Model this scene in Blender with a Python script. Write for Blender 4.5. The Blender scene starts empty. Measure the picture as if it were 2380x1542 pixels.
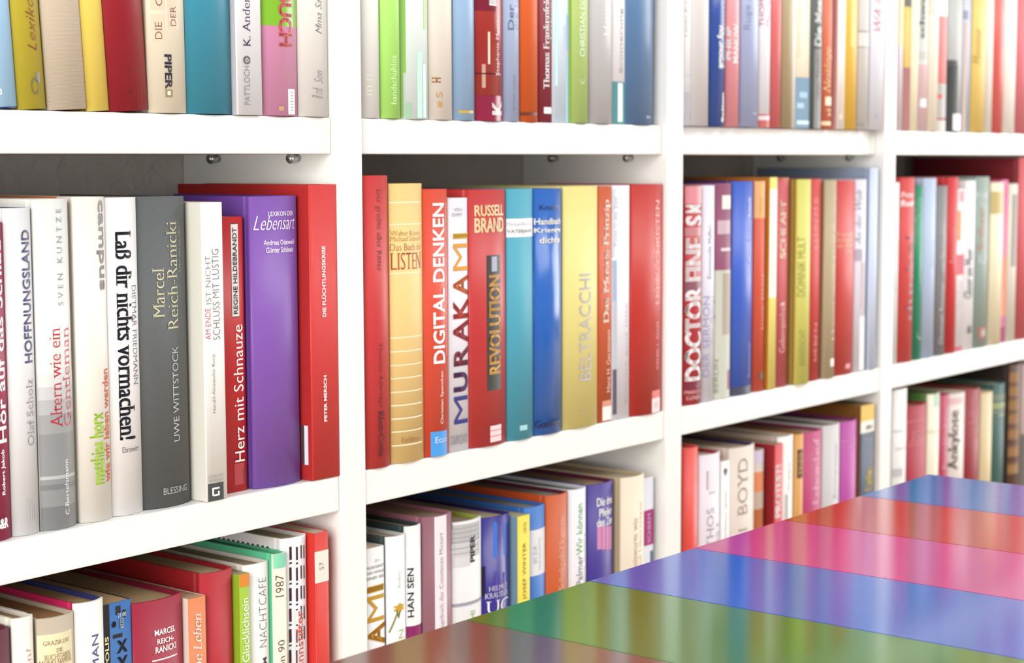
import bpy, bmesh, math
from mathutils import Matrix, Vector

SC = bpy.context.scene
COL = SC.collection

# ------------------------------------------------------------------ camera, light, exposure
SC.view_settings.view_transform = 'Standard'
SC.view_settings.look = 'None'
SC.view_settings.exposure = -0.27
SC.view_settings.gamma = 1.0
SC.view_settings.use_curve_mapping = False

cam_data = bpy.data.cameras.new('camera')
cam_data.sensor_fit = 'HORIZONTAL'
cam_data.sensor_width = 36.0
cam_data.lens = 62.1247
cam_data.clip_start = 0.02
cam_data.dof.use_dof = True
cam_data.dof.focus_distance = 1.27
cam_data.dof.aperture_fstop = 9.0
camera = bpy.data.objects.new('camera', cam_data)
COL.objects.link(camera)
_r, _u, _f = Vector([0.6272868, -0.7787801, -0.0035742]), Vector([0.0769429, 0.0574072, 0.9953814]), Vector([0.7749781, 0.6246647, -0.0959324])
camera.matrix_world = Matrix.Translation(Vector([-0.76007, -0.97373, 1.03533])) @ Matrix((_r, _u, -_f)).transposed().to_4x4()
SC.camera = camera

world = bpy.data.worlds.new('room_daylight')
SC.world = world
world.use_nodes = True
world.node_tree.nodes['Background'].inputs['Color'].default_value = (1.0, 0.985, 0.96, 1)
world.node_tree.nodes['Background'].inputs['Strength'].default_value = 0.5


def area(name, loc, target, sx, sy, power, color):
    d = bpy.data.lights.new(name, 'AREA')
    d.shape = 'RECTANGLE'
    d.size, d.size_y, d.energy, d.color = sx, sy, power, color
    o = bpy.data.objects.new(name, d)
    COL.objects.link(o)
    o.location = loc
    o.rotation_euler = (Vector(target) - Vector(loc)).to_track_quat('-Z', 'Y').to_euler()
    return o


area('window_daylight', (4.1, -1.15, 1.6), (0.7, -0.1, 1.1), 1.9, 2.4, 118, (1.0, 0.985, 0.965))
area('side_window_daylight', (-2.3, -1.2, 1.45), (0.2, 0.1, 1.0), 1.4, 2.0, 125, (1.0, 0.985, 0.955))
area('ceiling_lamp', (1.5, -1.7, 2.5), (1.0, 0.0, 1.2), 1.6, 1.2, 44, (1.0, 0.985, 0.96))

# ------------------------------------------------------------------ measures (metres)
UPS = [-0.22816, 0.23184, 0.69184, 1.15184, 1.61184]              # left faces of the five uprights
T_UP, T_SH = 0.02799, 0.02833
OPENING, DEPTH, Z_MID = 0.25413, 0.18152, 0.7874
STEP = OPENING + T_SH
LEVEL = {1: Z_MID + STEP, 2: Z_MID, 3: Z_MID - STEP}   # tops of the upper, middle and lower shelf

# ------------------------------------------------------------------ materials
_MATS = {}


def lin(h, k=0.88):
    v = []
    for i in (0, 2, 4):
        c = int(h[i:i + 2], 16) / 255.0
        v.append((c / 12.92 if c <= 0.04045 else ((c + 0.055) / 1.055) ** 2.4) * k)
    return v + [1.0]


def new_mat(name):
    m = bpy.data.materials.new(name)
    m.use_nodes = True
    nt = m.node_tree
    return m, nt, nt.nodes['Principled BSDF']


def paint(h, rough=0.45, kind='print'):
    key = (h, rough, kind)
    if key in _MATS:
        return _MATS[key]
    m, nt, b = new_mat(kind + '_' + h)
    N, L = nt.nodes.new, nt.links.new
    col = lin(h)
    b.inputs['Base Color'].default_value = col
    b.inputs['Roughness'].default_value = rough
    b.inputs['Specular IOR Level'].default_value = 0.42
    if kind == 'cover':            # faint rub marks in the varnish
        tc, no, mr = N('ShaderNodeTexCoord'), N('ShaderNodeTexNoise'), N('ShaderNodeMapRange')
        no.inputs['Scale'].default_value = 60
        no.inputs['Detail'].default_value = 3
        mr.inputs['To Min'].default_value = max(rough - 0.07, 0.05)
        mr.inputs['To Max'].default_value = rough + 0.09
        L(tc.outputs['Object'], no.inputs['Vector'])
        L(no.outputs['Fac'], mr.inputs['Value'])
        L(mr.outputs['Result'], b.inputs['Roughness'])
    elif kind == 'linen':          # woven book cloth
        tc, w1, w2 = N('ShaderNodeTexCoord'), N('ShaderNodeTexWave'), N('ShaderNodeTexWave')
        w1.bands_direction, w2.bands_direction = 'X', 'Z'
        for w in (w1, w2):
            w.inputs['Scale'].default_value = 380
            w.inputs['Distortion'].default_value = 1.5
            w.inputs['Detail'].default_value = 1
            L(tc.outputs['Object'], w.inputs['Vector'])
        ad, bp, mx = N('ShaderNodeMath'), N('ShaderNodeBump'), N('ShaderNodeMix')
        L(w1.outputs['Fac'], ad.inputs[0])
        L(w2.outputs['Fac'], ad.inputs[1])
        bp.inputs['Strength'].default_value = 0.25
        bp.inputs['Distance'].default_value = 0.0004
        L(ad.outputs[0], bp.inputs['Height'])
        L(bp.outputs['Normal'], b.inputs['Normal'])
        mx.data_type = 'RGBA'
        mx.inputs['A'].default_value = [c * 0.88 for c in col[:3]] + [1]
        mx.inputs['B'].default_value = [min(c * 1.1, 1) for c in col[:3]] + [1]
        L(w2.outputs['Fac'], mx.inputs['Factor'])
        L(mx.outputs['Result'], b.inputs['Base Color'])
    elif kind == 'paper':          # cut paper edges: fine leaves across the thickness
        tc, mp, no, mx = N('ShaderNodeTexCoord'), N('ShaderNodeMapping'), N('ShaderNodeTexNoise'), N('ShaderNodeMix')
        mp.inputs['Scale'].default_value = (2600, 6, 6)
        no.inputs['Scale'].default_value = 1
        no.inputs['Detail'].default_value = 2
        mx.data_type = 'RGBA'
        mx.inputs['A'].default_value = [c * 0.8 for c in col[:3]] + [1]
        mx.inputs['B'].default_value = [min(c * 1.12, 1) for c in col[:3]] + [1]
        L(tc.outputs['Object'], mp.inputs['Vector'])
        L(mp.outputs['Vector'], no.inputs['Vector'])
        L(no.outputs['Fac'], mx.inputs['Factor'])
        L(mx.outputs['Result'], b.inputs['Base Color'])
        b.inputs['Roughness'].default_value = 0.9
        b.inputs['Specular IOR Level'].default_value = 0.2
    _MATS[key] = m
    return m


def lacquer():
    m, nt, b = new_mat('white_lacquer')
    N, L = nt.nodes.new, nt.links.new
    b.inputs['Base Color'].default_value = (0.81, 0.803, 0.78, 1)
    b.inputs['Roughness'].default_value = 0.38
    tc, no, bp = N('ShaderNodeTexCoord'), N('ShaderNodeTexNoise'), N('ShaderNodeBump')
    no.inputs['Scale'].default_value = 220
    bp.inputs['Strength'].default_value = 0.04
    bp.inputs['Distance'].default_value = 0.0005
    L(tc.outputs['Object'], no.inputs['Vector'])
    L(no.outputs['Fac'], bp.inputs['Height'])
    L(bp.outputs['Normal'], b.inputs['Normal'])
    return m


def plaster():
    m, nt, b = new_mat('grey_wall_plaster')
    N, L = nt.nodes.new, nt.links.new
    tc, no, n2, cr, bp = N('ShaderNodeTexCoord'), N('ShaderNodeTexNoise'), N('ShaderNodeTexNoise'), N('ShaderNodeValToRGB'), N('ShaderNodeBump')
    no.inputs['Scale'].default_value = 45
    no.inputs['Detail'].default_value = 6
    no.inputs['Distortion'].default_value = 1.2
    n2.inputs['Scale'].default_value = 7
    L(tc.outputs['Object'], no.inputs['Vector'])
    L(tc.outputs['Object'], n2.inputs['Vector'])
    cr.color_ramp.elements[0].color = (0.56, 0.53, 0.485, 1)
    cr.color_ramp.elements[1].color = (0.68, 0.65, 0.60, 1)
    L(n2.outputs['Fac'], cr.inputs['Fac'])
    L(cr.outputs['Color'], b.inputs['Base Color'])
    bp.inputs['Strength'].default_value = 0.6
    bp.inputs['Distance'].default_value = 0.004
    L(no.outputs['Fac'], bp.inputs['Height'])
    L(bp.outputs['Normal'], b.inputs['Normal'])
    b.inputs['Roughness'].default_value = 0.9
    return m


def floor_wood():
    m, nt, b = new_mat('oak_floor')
    N, L = nt.nodes.new, nt.links.new
    tc, mp, no, cr = N('ShaderNodeTexCoord'), N('ShaderNodeMapping'), N('ShaderNodeTexNoise'), N('ShaderNodeValToRGB')
    mp.inputs['Scale'].default_value = (2, 24, 2)
    no.inputs['Scale'].default_value = 3
    no.inputs['Detail'].default_value = 5
    cr.color_ramp.elements[0].color = (0.42, 0.30, 0.20, 1)
    cr.color_ramp.elements[1].color = (0.58, 0.45, 0.32, 1)
    L(tc.outputs['Object'], mp.inputs['Vector'])
    L(mp.outputs['Vector'], no.inputs['Vector'])
    L(no.outputs['Fac'], cr.inputs['Fac'])
    L(cr.outputs['Color'], b.inputs['Base Color'])
    b.inputs['Roughness'].default_value = 0.45
    return m


def metal():
    m, nt, b = new_mat('zinc_metal')
    b.inputs['Base Color'].default_value = (0.55, 0.57, 0.58, 1)
    b.inputs['Metallic'].default_value = 1.0
    b.inputs['Roughness'].default_value = 0.3
    return m


def table_lacquer(name, col):
    m, nt, b = new_mat('table_' + name)
    N, L = nt.nodes.new, nt.links.new
    b.inputs['Base Color'].default_value = col
    tc, no, mr = N('ShaderNodeTexCoord'), N('ShaderNodeTexNoise'), N('ShaderNodeMapRange')
    no.inputs['Scale'].default_value = 9
    no.inputs['Detail'].default_value = 2
    mr.inputs['To Min'].default_value = 0.115
    mr.inputs['To Max'].default_value = 0.14
    L(tc.outputs['Object'], no.inputs['Vector'])
    L(no.outputs['Fac'], mr.inputs['Value'])
    L(mr.outputs['Result'], b.inputs['Roughness'])
    b.inputs['Specular IOR Level'].default_value = 0.5
    b.inputs['IOR'].default_value = 1.62
    return m


# ------------------------------------------------------------------ mesh helpers
def link(name, bm, mats, parent=None, smooth=False):
    me = bpy.data.meshes.new(name)
    bmesh.ops.recalc_face_normals(bm, faces=bm.faces)
    bm.to_mesh(me)
    bm.free()
    for m in (mats if isinstance(mats, list) else [mats]):
        me.materials.append(m)
    if smooth:
        for p in me.polygons:
            p.use_smooth = True
    o = bpy.data.objects.new(name, me)
    COL.objects.link(o)
    if parent is not None:
        o.parent = parent
    return o


def empty(name, loc):
    o = bpy.data.objects.new(name, None)
    o.empty_display_size = 0.03
    o.location = loc
    COL.objects.link(o)
    return o


def tag(o, label=None, cat=None, group=None, kind=None):
    for k, v in (('label', label), ('category', cat), ('group', group), ('kind', kind)):
        if v:
            o[k] = v
    return o


def prism(bm, pts, z0, z1, mi=0):
    a = [bm.verts.new((x, y, z0)) for x, y in pts]
    b = [bm.verts.new((x, y, z1)) for x, y in pts]
    n = len(pts)
    fs = [bm.faces.new(a[::-1]), bm.faces.new(b)]
    for i in range(n):
        fs.append(bm.faces.new((a[i], a[(i + 1) % n], b[(i + 1) % n], b[i])))
    for f in fs:
        f.material_index = mi
    return fs


def box(bm, x0, x1, y0, y1, z0, z1, bev=0.0, mi=0):
    fs = prism(bm, [(x0, y0), (x1, y0), (x1, y1), (x0, y1)], z0, z1, mi)
    if bev:
        es = {e for f in fs for e in f.edges}
        bmesh.ops.bevel(bm, geom=list(es), offset=bev, segments=2, affect='EDGES', profile=0.6)


def cyl(bm, p0, p1, r, n=16):
    d = Vector(p1) - Vector(p0)
    M = Matrix.Translation((Vector(p0) + Vector(p1)) / 2) @ d.to_track_quat('Z', 'Y').to_matrix().to_4x4()
    bmesh.ops.create_cone(bm, cap_ends=True, segments=n, radius1=r, radius2=r, depth=d.length, matrix=M)


# ------------------------------------------------------------------ lettering
_TXT = {}
STYLE = {  # outline offset, slant, horizontal thickening, serifs, horizontal squeeze only through the box
    'light': (-0.012, 0, 0, 0), 'sans': (0.0, 0, 0, 0), 'bold': (0.018, 0, 0.0, 0), 'black': (0.016, 0, 0.05, 0),
    'cond': (0.012, 0, 0.03, 0), 'serif': (-0.018, 0, 0.022, 1), 'sbold': (-0.002, 0, 0.055, 1),
    'spaced': (-0.018, 0, 0.022, 1), 'scr': (-0.016, 0.42, 0.012, 0), 'sital': (-0.008, 0.28, 0.03, 1), 'hand': (-0.026, 0.12, 0.0, 0),
}


def glyphs(s, style):
    """Flat triangles of a line of writing, boxed to 0..1 by 0..1."""
    key = (s, style)
    if key in _TXT:
        return _TXT[key]
    off, slant, fat, serif = STYLE[style]
    cu = bpy.data.curves.new('line', 'FONT')
    cu.body = s
    cu.size = 1.0
    cu.resolution_u = 3
    cu.offset = off
    if style == 'spaced':
        cu.space_character = 1.7
    o = bpy.data.objects.new('line', cu)
    COL.objects.link(o)
    dg = bpy.context.evaluated_depsgraph_get()
    me = bpy.data.meshes.new_from_object(o.evaluated_get(dg))
    V = [(v.co.x, v.co.y) for v in me.vertices]
    F = [tuple(p.vertices) for p in me.polygons]
    if serif and V:
        cnt = {}
        for f in F:
            for i in range(len(f)):
                e = tuple(sorted((f[i], f[(i + 1) % len(f)])))
                cnt[e] = cnt.get(e, 0) + 1
        centre = {}
        for f in F:
            cy = sum(V[i][1] for i in f) / len(f)
            for i in range(len(f)):
                e = tuple(sorted((f[i], f[(i + 1) % len(f)])))
                centre[e] = cy
        add = []
        for e, c in cnt.items():
            (xa, ya), (xb, yb) = V[e[0]], V[e[1]]
            if c == 1 and abs(ya - yb) < 0.006 and 0.03 < abs(xa - xb) < 0.16:
                x0, x1 = min(xa, xb), max(xa, xb)
                up = centre[e] > ya
                w = 0.055
                add.append((x0 - w, x1 + w + fat, ya, ya + 0.03 if up else ya - 0.03))
        for x0, x1, ya, yb in add:
            n = len(V)
            V += [(x0, ya), (x1, ya), (x1, yb), (x0, yb)]
            F.append((n, n + 1, n + 2, n + 3))
    if fat and V:
        n = len(V)
        k = 2 if fat > 0.04 else 1
        base, faces = list(V), list(F)
        for j in range(1, k + 1):
            m = len(V)
            V += [(x + fat * j / k, y) for x, y in base]
            F += [tuple(i + m for i in f) for f in faces]
    V = [(x + slant * y, y) for x, y in V]
    bpy.data.objects.remove(o)
    bpy.data.meshes.remove(me)
    bpy.data.curves.remove(cu)
    if V:
        x0, x1 = min(v[0] for v in V), max(v[0] for v in V)
        y0, y1 = min(v[1] for v in V), max(v[1] for v in V)
        V = [((x - x0) / max(x1 - x0, 1e-6), (y - y0) / max(y1 - y0, 1e-6)) for x, y in V]
    _TXT[key] = (V, F)
    return V, F


def letter(bm, s, style, di, u0, u1, v0, v1, curve, lift, mi):
    """Writing laid on a spine between u0..u1 across it and v0..v1 up it; di: u reads upward, d downward, h level."""
    V, F = glyphs(s, style)
    tb = bmesh.new()
    vs = []
    for a, b in V:
        if di == 'h':
            q = (u0 + a * (u1 - u0), v0 + b * (v1 - v0))
        elif di == 'u':
            q = (u1 - b * (u1 - u0), v0 + a * (v1 - v0))
        else:
            q = (u0 + b * (u1 - u0), v1 - a * (v1 - v0))
        vs.append(tb.verts.new((q[0], 0, q[1])))
    for f in F:
        try:
            tb.faces.new([vs[i] for i in f])
        except ValueError:
            pass
    n = 6 if di != 'h' else 10
    for i in range(1, n):
        x = u0 + (u1 - u0) * i / n
        g = tb.verts[:] + tb.edges[:] + tb.faces[:]
        bmesh.ops.bisect_plane(tb, geom=g, plane_co=(x, 0, 0), plane_no=(1, 0, 0), dist=1e-7)
    idx = {}
    for v in tb.verts:
        idx[v] = bm.verts.new((v.co.x, curve(v.co.x) - lift, v.co.z))
    for f in tb.faces:
        nf = bm.faces.new([idx[v] for v in f.verts])
        nf.material_index = mi
        nf.normal_update()
        if nf.normal.y > 0:
            nf.normal_flip()
    tb.free()


# ------------------------------------------------------------------ a book
def make_book(row, bay, kind, X, w, h, d, y, bul, lean, col, side, front, pg, gloss, lines, label, panels, texts):
    X, w, h, d, y, bul = (v / 1000.0 for v in (X, w, h, d, y, bul))
    hard = kind == 'h'
    root = empty('hardcover_book' if hard else 'paperback_book', (X, y, LEVEL[row] + 0.0003))
    root.rotation_euler = (0, -math.radians(lean), 0)
    names = {1: 'upper', 2: 'middle', 3: 'lower'}, {1: 'first', 2: 'second', 3: 'third', 4: 'fourth'}
    tag(root, label, 'book', 'books on the %s shelf of the %s bay' % (names[0][row], names[1][bay]))
    gloss = gloss + 0.08 if gloss > 0.28 else gloss
    ck = 'linen' if lines else 'cover'

    def curve(x):
        t = min(max(2 * x / w - 1, -1), 1)
        return bul * abs(t) ** 2.1
    # spine with its print
    bm = bmesh.new()
    n = 14 if hard else 6
    th = min(0.0016 if hard else 0.0006, w * 0.3)
    xs = [w * (0.5 - 0.5 * math.cos(math.pi * i / n)) for i in range(n + 1)]
    rim = 0.0004
    outer = [(x, curve(x) + (rim if i in (0, n) else 0)) for i, x in enumerate(xs)]
    inner = [(min(max(x, 0.0003), w - 0.0003), curve(x) + th + rim) for x in reversed(xs)]
    fs = prism(bm, outer + inner, 0, h)
    for f in fs[2:2 + n]:
        f.smooth = True
    mats = [paint(col, gloss, ck)]
    names_m = {}

    def slot(c, rough):
        k = (c, rough)
        if k not in names_m:
            mats.append(paint(c, rough, 'print'))
            names_m[k] = len(mats) - 1
        return names_m[k]
    for i, (c, u0, u1, v0, v1) in enumerate(panels):
        u0, u1, v0, v1 = (q / 1000.0 for q in (u0, u1, v0, v1))
        mi = slot(c, gloss)
        k = max(2, int(n * (u1 - u0) / w) + 1)
        lift = 0.00006 + 0.00003 * min(i, 8)
        grid = [[bm.verts.new((u0 + (u1 - u0) * j / k, curve(u0 + (u1 - u0) * j / k) - lift, z)) for j in range(k + 1)] for z in (v0, v1)]
        for j in range(k):
            f = bm.faces.new((grid[0][j], grid[0][j + 1], grid[1][j + 1], grid[1][j]))
            f.material_index = mi
            f.smooth = True
    for s, style, c, di, u0, u1, v0, v1 in texts:
        letter(bm, s, style, di, u0 / 1000, u1 / 1000, v0 / 1000, v1 / 1000, curve, 0.00036, slot(c, 0.4))
    link('spine', bm, mats, root)
    # the two boards
    for nm, c, sgn in (('back_cover', side, 0), ('front_cover', front, 1)):  # some covers are darker than their spines: left-face shade put into the colour
        bm = bmesh.new()
        b = bul + 0.0008
        if hard:
            t = min(0.0023, w * 0.16)
            g = min(0.0009, t * 0.4)
            pts = [(g, b + 0.0004), (g, b + 0.0042), (0, b + 0.0062), (0, d), (t, d), (t, b + 0.0062), (t * 0.95, b + 0.0016)]
            if sgn:
                pts = [(w - x, q) for x, q in pts][::-1]
            prism(bm, pts, 0, h)
            if '|' in c:             # pale jacket flap at the hinge, cloth board behind it
                c, rear = c.split('|')
                bmesh.ops.bisect_plane(bm, geom=bm.verts[:] + bm.edges[:] + bm.faces[:], plane_co=(0, b + 0.016, 0), plane_no=(0, 1, 0))
                for f in bm.faces:
                    f.material_index = int(f.calc_center_median().y > b + 0.016)
                c = [c, rear]
        else:
            t = min(0.0005, w * 0.1)
            x0, x1 = (0, t) if not sgn else (w - t, w)
            box(bm, x0, x1, b, d, 0, h)
        if label.startswith('white book with black dashes') and not sgn:
            for i in range(20):      # the row of dashes runs on over the back cover
                box(bm, -0.00012, 0.0, b + 0.012 + i * 0.0056, b + 0.0145 + i * 0.0056, h - 0.015, h - 0.0075, 0, 1)
            c = [c, '3b1220']
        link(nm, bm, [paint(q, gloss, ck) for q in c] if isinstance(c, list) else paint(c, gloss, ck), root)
    if label.startswith('tall red paperback'):      # price sticker on the outside of its back cover
        bm = bmesh.new()
        box(bm, -0.00016, 0.0, b + 0.0035, b + 0.0075, 0.012, 0.043)
        box(bm, -0.00016, 0.0, b + 0.0075, b + 0.0105, 0.012, 0.043, 0, 1)
        link('price_sticker', bm, [paint('e8e4ee', 0.4), paint('4a4750', 0.4)], root)
    # paper; shade is painted into many lower-shelf page colours as tan
    bm = bmesh.new()
    t = min(0.0024, w * 0.17) if hard else min(0.0006, w * 0.12)
    gap = 0.003 if hard else 0.0004
    y0 = th + (0.0012 if hard else 0.0006)
    m = 8
    fr = [(t + (w - 2 * t) * i / m, curve(t + (w - 2 * t) * i / m) + y0) for i in range(m + 1)]
    hol = 0.003 if hard else 0.0
    bk = [(w - t - (w - 2 * t) * i / m, d - gap - hol * (1 - (2 * i / m - 1) ** 2)) for i in range(m + 1)]
    prism(bm, fr + bk, gap if hard else 0.0002, h - gap)
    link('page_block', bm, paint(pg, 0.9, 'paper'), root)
    return root


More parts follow.
